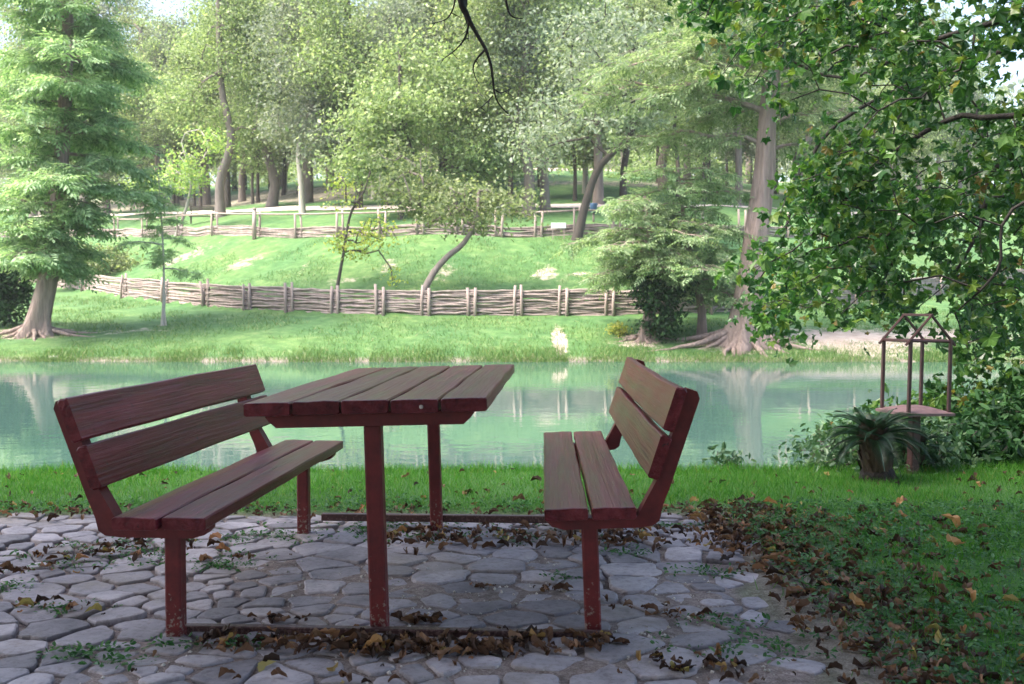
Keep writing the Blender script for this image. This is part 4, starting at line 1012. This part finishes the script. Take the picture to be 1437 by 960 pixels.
# prototypes for taller trees; each reaches ~14-19 m
GROUP = 'woodland trees on the far hillside'
def proto(seed, H, r, leafm, barkm, spreadr, first, lean=(0, 0), n=200, per=92, size=.19, spr=.62):
    rs = np.random.RandomState(seed); lobes = []
    for k in range(9):
        f = k/8; z = H*(first+(.95-first)*f); rr = spreadr*math.sin(math.pi*(.25+.65*f))*(.7+.4*rs.rand()); th = rs.rand()*6.28; off = spreadr*.45*(1-f*.5)
        lobes.append((lean[0]*f+math.cos(th)*off, lean[1]*f+math.sin(th)*off, z, rr*.62, H*.085*(.8+.5*rs.rand())))
    c = [(0, 0, -.3), (.30, 0, 1.7), (-.22, .1, 3.6), (-.25, 0, 5.0), (.45, 0, 6.8), (.5, .2, 9.5), (.3, 0, 16)] if seed == 204 else [(0, 0, -.3), (rs.randn()*.2, 0, H*.14), (rs.randn()*.35+lean[0]*.2, rs.randn()*.2, H*.3), (rs.randn()*.35+lean[0]*.4, rs.randn()*.3, H*.52), (lean[0]*.8, lean[1]*.8, H*.85)]
    return broad_tree('oak_tree', (0, 0, 0), c, r, lobes, n, per, spr, size, leafm, barkm, seed)
protos = [proto(201, 16, .30, M['leaf_broad'], M['bark'], 5.2, .30), proto(202, 18, .26, M['leaf_grey'], M['bark'], 4.6, .36, (1.2, 0)), proto(203, 15, .24, M['leaf_broad'], M['bark_dark'], 5.0, .26, (-1, 0)),
          proto(204, 19, .34, M['leaf_broad'], M['bark'], 5.6, .40), proto(205, 13, .17, M['leaf_grey'], M['bark_pale'], 3.6, .30), proto(206, 9, .13, M['leaf_broad'], M['bark_dark'], 3.4, .18, n=150), proto(207, 15, .13, M['leaf_grey'], M['bark_dark'], 3.0, .45, (.8, 0), n=110), proto(208, 14, .11, M['leaf_broad'], M['bark_dark'], 2.8, .42, (-.8, 0), n=110)]
used = set()
def plant(k, px, py, yaw, s, label, group=None, ymin=40, pos=None):
    b = ground_hit(px, py, ymin) if pos is None else pos
    if k in used: o = copy_tree(protos[k])
    else: o = protos[k]; used.add(k)
    o.location = b; o.rotation_euler = (0, 0, yaw); o.scale = (s, s, s)
    if 'group' in o: del o['group']
    tag(o, label, 'tree', group); return o
plant(3, 380, 291, 0, .95, 'tall tree with thick S-curved grey trunk just behind the upper fence rail')
plant(0, 340, 283, 1.9, .9, 'straight grey-trunked tree left of the S-curved trunk on the far lawn')
plant(4, 425, 299, 2.6, 1.05, 'pale-trunked tree right of the S-curved trunk, close behind the upper fence')
plant(2, 503, 293, .8, .95, 'dark-trunked tree beside the gravel path above the sparse yellowing tree')
plant(5, 562, 308, 4.0, 1.1, 'small bushy tree with grey trunk behind the upper fence, left of the boulder')
plant(0, 742, 303, 5.0, 1.0, 'thick-trunked tree behind the upper fence, left one of the close pair by the white board')
plant(1, 766, 298, 3.3, .95, 'slimmer trunked tree, right one of the close pair by the white board')
plant(2, 875, 286, 2.2, .9, 'dark straight-trunked tree behind the bushy ivy-wrapped cypress')
plant(1, 247, 290, 5.1, .95, 'grey-trunked tree behind the small pale yellow-green tree')
plant(3, 150, 300, 2.0, .85, 'dark-trunked tree behind the big left cypress crown')
plant(4, 285, 275, .9, 1.0, 'pale thin tree at the edge of the brown woodland floor')
plant(1, 1063, 262, 1.1, .95, 'slim tree seen just beside the tall cypress trunk, beyond the path')
plant(3, 60, 300, 1.0, 1.25, 'tall dense tree behind the left edge cypress')
plant(1, 150, 280, 4.0, 1.6, 'very tall grey-green tree whose top shows just right of the big left cypress top')
plant(2, 195, 285, 3.0, 1.25, 'tall olive-leafed tree rising between the big left cypress and the yellow-green tree')
plant(5, 640, 300, 1.0, 1.0, 'low bushy tree next to the boulder on the far lawn')
far_lab = 'one of the slender trees standing in the hazy woodland beyond the gravel path'
rs = np.random.RandomState(300); ys = []
spots = [(s_, x) for s_, n_, w in ((17, 6, 30), (25, 15, 36), (33, 15, 42), (43, 15, 52)) for x in np.linspace(-w, w, n_)+rs.randn(n_)*1.2]
for i, (s_, x) in enumerate(spots):
    px_gap = abs(x) < 1
    y = float(FL(np.clip(x, -30, 30)))+s_+rs.randn()*1.8
    if s_ == 17 and abs(x) < 14: continue
    plant(int(rs.choice([0, 1, 2, 3, 4])), 0, 0, rs.rand()*6.28, .85+.3*rs.rand(), far_lab, GROUP, pos=h0(x, y))

def understory():
    rs = np.random.RandomState(410); a = Acc(); c = []
    for k in range(90):
        x = (rs.rand()*2-1)*60; s_ = 44+rs.rand()*22; y = float(FL(np.clip(x, -30, 30)))+s_; z = float(height(x, y)); r_ = 1.2+1.6*rs.rand(); u = unit(rs.randn(22, 3)); c.append(np.array([x, y, z+r_*.5])+u*np.array([r_, r_, r_*.8])*rs.rand(22, 1)**.4)
    leaf_cloud(a, np.vstack(c), rs, 14, .5, .34, DIA); o = a.build('undergrowth', M['leaf_broad']); tag(o, 'pale green undergrowth among the far trunks', kind='stuff')
understory()
slim_lab = 'one of the slim dark-stemmed trees between the larger trunks on the far hillside'
for i in range(46):
    s_ = 20+rs.rand()*30; x = (rs.rand()*2-1)*(24+s_*.4); y = float(FL(np.clip(x, -30, 30)))+s_
    plant(int(rs.choice([6, 7])), 0, 0, rs.rand()*6.28, .8+.4*rs.rand(), slim_lab, 'slim woodland trees on the far hillside', pos=h0(x, y))
# far wooded hill: a mass nobody could count
def far_wood():
    rs = np.random.RandomState(400); a = Acc(); n = 420; X = (rs.rand(n)*2-1)*150; S = 105+rs.rand(n)**1.2*110; Y = 40+S; Z = height(X, Y)
    c = []
    for x, y, z in zip(X, Y, Z):
        H = 11+8*rs.rand(); r = 4.2+2.5*rs.rand(); m = 26; u = unit(rs.randn(m, 3)); c.append(np.array([x, y, z+H*.58])+u*np.array([r, r, H*.45])*(rs.rand(m, 1)**.4))
    c = np.vstack(c); leaf_cloud(a, c, rs, 12, 1.15, 1.0, DIA); o = a.build('far_woods', M['leaf_grey']); tag(o, 'hazy wooded hillside behind the trees', kind='stuff')
far_wood()

# ------------------------------------------------------------------ grass, weeds, litter
BLADE = (np.array([(-.05, 0, 0), (.05, 0, 0), (.035, .55, .06), (0, 1, .28), (-.035, .55, .06)]), np.array([0, 1, 2, 4, 4, 2, 3]), np.array([4, 3]))
def blades(acc, x, y, z, h, rs, wide=1.0, lean=.45):
    n = len(x); up = unit(np.column_stack([rs.randn(n)*lean, rs.randn(n)*lean, np.ones(n)])); nr = unit(np.column_stack([rs.randn(n), rs.randn(n), np.zeros(n)+.3]))
    nr = unit(nr-up*np.sum(nr*up, 1, keepdims=True)); tv = BLADE[0]*np.array([wide, 1, 1]); scatter(acc, tv, BLADE[1], BLADE[2], np.column_stack([x, y, z-.003]), nr, up, h)
rs = np.random.RandomState(500)
def near_grass():
    n = 330000; x = -5.6+rs.rand(n)*11.6; y = 2.0+rs.rand(n)**.85*5.4
    soilv = patio_mask(x, y); lit = sstep(1.55, 1.1, x+.3*(noise2(x*3, y*3)-.5))*sstep(5.5, 5.2, y)*(x > .8)
    bare = sstep(.35, .0, np.hypot((x-2.15)*.8, y-3.25)-.12)
    thin = .25+1.2*fbm(x*1.7, y*1.7, 3)
    shade = np.where(y < 4.2, .8, 1.)*np.where((y < 5.6), .9, 1)
    keep = (rs.rand(n) < (1-soilv)**2*(1-lit*.92)*(1-bare*.93)*thin*shade) & (y < nearedge(x)+.18) & (np.abs(x) < .53*y+.8)
    x, y = x[keep], y[keep]; z = height(x, y); h = (.028+.030*rs.rand(len(x)))*(.7+.7*fbm(x*2.5, y*2.5, 3))*np.where(y > nearedge(x)-.25, 1.5, 1)
    a = Acc(); blades(a, x, y, z, h, rs, .55, .5); o = a.build('lawn_grass', M['grass']); tag(o, 'short green grass of the near lawn', 'grass', kind='stuff')
near_grass()
def far_grass():
    n = 60000; x = (rs.rand(n)*2-1)*20; y = shore(x)-.5+rs.rand(n)**2.2*2.6; x2 = (rs.rand(80000)*2-1)*24; y2 = 30.5+rs.rand(80000)*17
    a = Acc(); k = (fbm(x*1.1, 4+0*x, 3) > .28) | (rs.rand(n) < .3); x, y = x[k], y[k]
    dz = np.exp(-((y-shore(x))/.8)**2); blades(a, x, y, height(x, y), (.06+.11*rs.rand(len(x)))*(.45+.9*dz)*(.6+.8*noise2(x*.8, y)), rs, .8, .4)
    f = FL(x2); k = (fbm(x2*.6, y2*.6, 3) > .40) & (y2 < f+9) & (np.abs(y2-f) > .4); x2, y2 = x2[k], y2[k]; blades(a, x2, y2, height(x2, y2), .07+.10*rs.rand(len(x2)), rs, 1.1, .6)
    o = a.build('bank_grass', M['grass_far']); tag(o, 'tufted grass of the far bank', 'grass', kind='stuff')
far_grass()
ROS = None
def rosette(acc, x, y, z, r, rs, n=9, tm=OVAL, up=.5):
    m = len(x); th = rs.rand(m, n)*6.283; el = rs.rand(m, n)*.9+.1
    d = np.stack([np.cos(th)*np.cos(el), np.sin(th)*np.cos(el), np.sin(el)*up*1.4], -1).reshape(-1, 3)
    p = np.repeat(np.column_stack([x, y, z]), n, 0)+d*np.repeat(r, n)[:, None]*(.3+.9*rs.rand(m*n, 1)); nr = unit(np.array([0, 0, 1.])+rs.randn(m*n, 3)*.45)
    scatter(acc, *tm, p, nr, unit(d+rs.randn(m*n, 3)*.3), np.repeat(r, n)*(.35+.35*rs.rand(m*n)))
def weeds():
    a = Acc()
    n = 6500; x = 1.1+rs.rand(n)*2.8; y = 1.9+rs.rand(n)*3.6; k = (rs.rand(n) < 1.2*fbm(x*1.5+4, y*1.5)-.08+.5*sstep(3.6, 2.6, y)) & (np.hypot((x-2.15)*.8, y-3.25) > .33); x, y = x[k], y[k]
    rosette(a, x, y, height(x, y)+.01, .026+.026*rs.rand(len(x)), rs, 9)
    # clumps in the joints of the paving
    cl = [(140, 775, .22, 40), (60, 790, .1, 12), (235, 760, .18, 24), (300, 787, .13, 46), (366, 748, .12, 34), (480, 742, .35, 40), (560, 745, .2, 30), (680, 740, .4, 50), (480, 700, .3, 20), (100, 915, .07, 16), (150, 930, .06, 10), (880, 775, .06, 12), (970, 735, .08, 14), (1010, 800, .1, 18), (780, 810, .04, 5), (730, 745, .3, 30), (10, 820, .1, 16), (90, 850, .1, 10), (350, 905, .05, 6), (1000, 870, .1, 14), (1080, 905, .15, 30), (240, 905, .06, 8)]
    for px, py, s, m in cl:
        r_ = ray(px, py); Y = -HC/r_[2]*r_[1]; xx = r_[0]/r_[1]*Y+rs.randn(m)*s; yy = Y+rs.randn(m)*s*.45; rosette(a, xx, yy, gz_near(xx, yy)+.012, .022+.024*rs.rand(m), rs, 9)
    n = 420; x = -4+rs.rand(n)*5; y = 5.2+rs.rand(n)*.35; rosette(a, x, y, height(x, y)+.01, .02+.025*rs.rand(n), rs, 8)
    o = a.build('weeds', M['weed']); tag(o, 'small broad-leaved weeds in the paving joints and among the litter', 'weeds', kind='stuff')
weeds()
def litter_leaves():
    acc = Acc()
    def drop(x, y, size, lift=.01, pile=.0):
        n = len(x); z = np.maximum(gz_near(x, y), gz_near(x, y)+.028*(patio_mask(x, y) > .5)*(1-sand_mask(x, y)))+lift+pile*rs.rand(n)
        nr = unit(np.array([0, 0, 1.])+rs.randn(n, 3)*.36); tn = unit(rs.randn(n, 3)*np.array([1, 1, .15])); ks = rs.randint(0, 3, n)
        for k in range(3):
            m = ks == k; scatter(acc, *DEADL[k], np.column_stack([x, y, z])[m], nr[m], tn[m], .84*size*(.45+1.3*rs.rand(m.sum())**1.6))
    n = 9000; x = .75+rs.rand(n)*2.6; y = 2.2+rs.rand(n)*3.3
    d = sstep(.85, 1.1, x)*(sstep(2.0, 1.0, x)*.95+.05)*(.15+1.5*fbm(x*2.2, y*2.2, 3))*sstep(5.7, 5.2, y)*np.where(y < 3.0, .5+.6*(x < 1.35), 1)
    k = rs.rand(n) < d; drop(x[k], y[k], .048, .010, .012)
    n = 430; x = -1.02+rs.rand(n)*1.38; y = 3.2+rs.randn(n)*.05+.03*np.sin(x*5); k = rs.rand(n) < np.interp(x, [-1.1, -.9, -.4, 0, .3, .45], [.2, .55, .9, 1, .6, .1]); drop(x[k], y[k], .048, .010, .018)
    n = 330; x = -.6+rs.rand(n)*2.1; y = 4.72+rs.randn(n)*.12; drop(x, y, .045, .01, .01)
    n = 420; x = -4+rs.rand(n)*5.4; y = 5.3+rs.randn(n)*.10; drop(x, y, .042, .01, .008)
    for px, py, s, m in ((130, 775, .22, 50), (40, 800, .1, 20), (80, 850, .12, 20), (600, 868, .06, 22), (680, 820, .03, 8), (780, 825, .06, 12), (400, 868, .05, 12), (640, 700, .5, 30), (900, 850, .12, 14), (1000, 930, .15, 50), (960, 860, .08, 16), (330, 780, .1, 14), (860, 745, .3, 40), (200, 765, .2, 40), (360, 945, .3, 20)):
        r_ = ray(px, py); Y = -HC/r_[2]*r_[1]; xx = r_[0]/r_[1]*Y+rs.randn(m)*s; yy = Y+rs.randn(m)*s*.4; drop(xx, yy, .042)
    n = 260; x = 1.2+rs.rand(n)*3; y = 2.6+rs.rand(n)*4.0; drop(x, y, .05, .022)
    n = 60; x = -4+rs.rand(n)*5; y = 5.5+rs.rand(n)*1.2; drop(x, y, .05, .03)
    x = 1.95+rs.rand(240)*.5; y = 3.5+rs.randn(240)*.14; drop(x, y, .045, .012, .012)
    o = acc.build('fallen_leaves', M['dead']); tag(o, 'brown curled leaf litter along the patio edge', 'leaves', kind='stuff')
    # the few big bright ones on the lawn
    for k, (px, py, s, lb_) in enumerate([(1337, 775, .11, 'large orange-brown fallen leaf on the grass, biggest of the lawn'), (1335, 742, .11, 'pinkish-brown fallen leaf just above the large orange one'), (1262, 716, .09, 'curled tan fallen leaf on the lawn in front of the sago palm'), (1080, 716, .08, 'orange-pink fallen leaf at the far corner of the paving'), (1372, 688, .08, 'tan fallen leaf on the lawn below the dark shrubs'), (524, 916, .07, 'brown-pink leaf on the litter heap in front of the table leg'), (1200, 862, .08, 'rusty fallen leaf among the weeds at the lower right'), (1362, 850, .08, 'tan fallen leaf at the bare spot on the right')]):
        r_ = ray(px, py); Y = -HC/r_[2]*r_[1]; x_, y_ = r_[0]/r_[1]*Y, Y; q = Acc()
        scatter(q, *DEADL[k % 2], [(0, 0, 0)], [(rs.randn()*.3, -.5+rs.randn()*.2, 1)], [(math.cos(k*2.), math.sin(k*2.), 0)], s*.8); o = q.build('fallen_leaf', M['dead_bright']); o.location = (x_, y_, float(gz_near(x_, y_))+.045); tag(o, lb_, 'leaf', 'bright fallen leaves')
litter_leaves()
def pebbles():
    a = Acc(); n = 1500; x = -1.6+rs.rand(n)*2.4; y = 2.9+rs.rand(n)*1.7; k = rs.rand(n) < sand_mask(x, y); x, y = x[k], y[k]; z = gz_near(x, y)
    V = np.array([(1, 0, 0), (0, 1, 0), (-1, 0, 0), (0, -1, 0), (0, 0, .8), (0, 0, -.8)]); L = [0, 1, 4, 1, 2, 4, 2, 3, 4, 3, 0, 4, 1, 0, 5, 2, 1, 5, 3, 2, 5, 0, 3, 5]
    m = len(x); scatter(a, V, L, [3]*8, np.column_stack([x, y, z+.002]), unit(rs.randn(m, 3)), unit(rs.randn(m, 3)), .003+.006*rs.rand(m)**2); o = a.build('gravel', M['boulder']); tag(o, 'loose grit and crumbs on the sandy paving', 'gravel', kind='stuff')
pebbles()

# ------------------------------------------------------------------ sky, sun, haze, camera
SUN_EL, SUN_AZ = rad(58), rad(245)       # azimuth clockwise from +Y: behind the camera, from the left
w = bpy.data.worlds.new('World'); sc.world = w; w.use_nodes = True; nt = w.node_tree; bg = nt.nodes['Background']
sky = nt.nodes.new('ShaderNodeTexSky'); sky.sky_type = 'NISHITA'; sky.sun_disc = False; sky.sun_elevation = SUN_EL; sky.sun_rotation = SUN_AZ; sky.dust_density = 4; sky.air_density = 1.0; sky.ozone_density = 1.0
nt.links.new(sky.outputs[0], bg.inputs[0]); bg.inputs[1].default_value = .15
ld = bpy.data.lights.new('sun', 'SUN'); ld.energy = 2.7; ld.angle = rad(28); ld.color = (1, .95, .86); lo = bpy.data.objects.new('sun', ld); COL.objects.link(lo)
dirn = Vector((math.sin(SUN_AZ)*math.cos(SUN_EL), math.cos(SUN_AZ)*math.cos(SUN_EL), math.sin(SUN_EL))); lo.rotation_euler = dirn.to_track_quat('Z', 'Y').to_euler()
HAZE = 0.0005
if HAZE:
    m = bpy.data.materials.new('haze'); m.use_nodes = True; n_ = m.node_tree; n_.nodes.clear(); o_ = n_.nodes.new('ShaderNodeOutputMaterial'); v_ = n_.nodes.new('ShaderNodeVolumePrincipled')
    v_.inputs['Color'].default_value = (.92, .95, 1, 1); v_.inputs['Density'].default_value = HAZE; v_.inputs['Anisotropy'].default_value = .2; n_.links.new(v_.outputs[0], o_.inputs['Volume'])
    a = Acc(); bevel_box(a, (0, 260, 42), (1040, 700, 92), .01); o = a.build('haze', m); tag(o, 'pale haze over the valley', kind='stuff')
cd = bpy.data.cameras.new('camera'); cam = bpy.data.objects.new('camera', cd); COL.objects.link(cam); sc.camera = cam
cam.location = (0, 0, HC); cam.rotation_euler = (rad(90)-PITCH, 0, 0); cd.sensor_width = 36; cd.lens = F/1437*36; cd.clip_end = 2000; cd.clip_start = .05
cd.dof.use_dof = True; cd.dof.focus_distance = 4.2; cd.dof.aperture_fstop = 7
sc.view_settings.view_transform = 'Standard'; sc.view_settings.look = 'None'; sc.view_settings.gamma = 1; sc.view_settings.exposure = 2.05
sc.render.engine = 'CYCLES'; cy_ = sc.cycles; cy_.max_bounces = 6; cy_.diffuse_bounces = 3; cy_.glossy_bounces = 2; cy_.transmission_bounces = 4; cy_.volume_bounces = 0; cy_.use_denoising = True; cy_.caustics_reflective = False; cy_.caustics_refractive = False
try: cy_.denoiser = 'OPENIMAGEDENOISE'
except Exception: pass
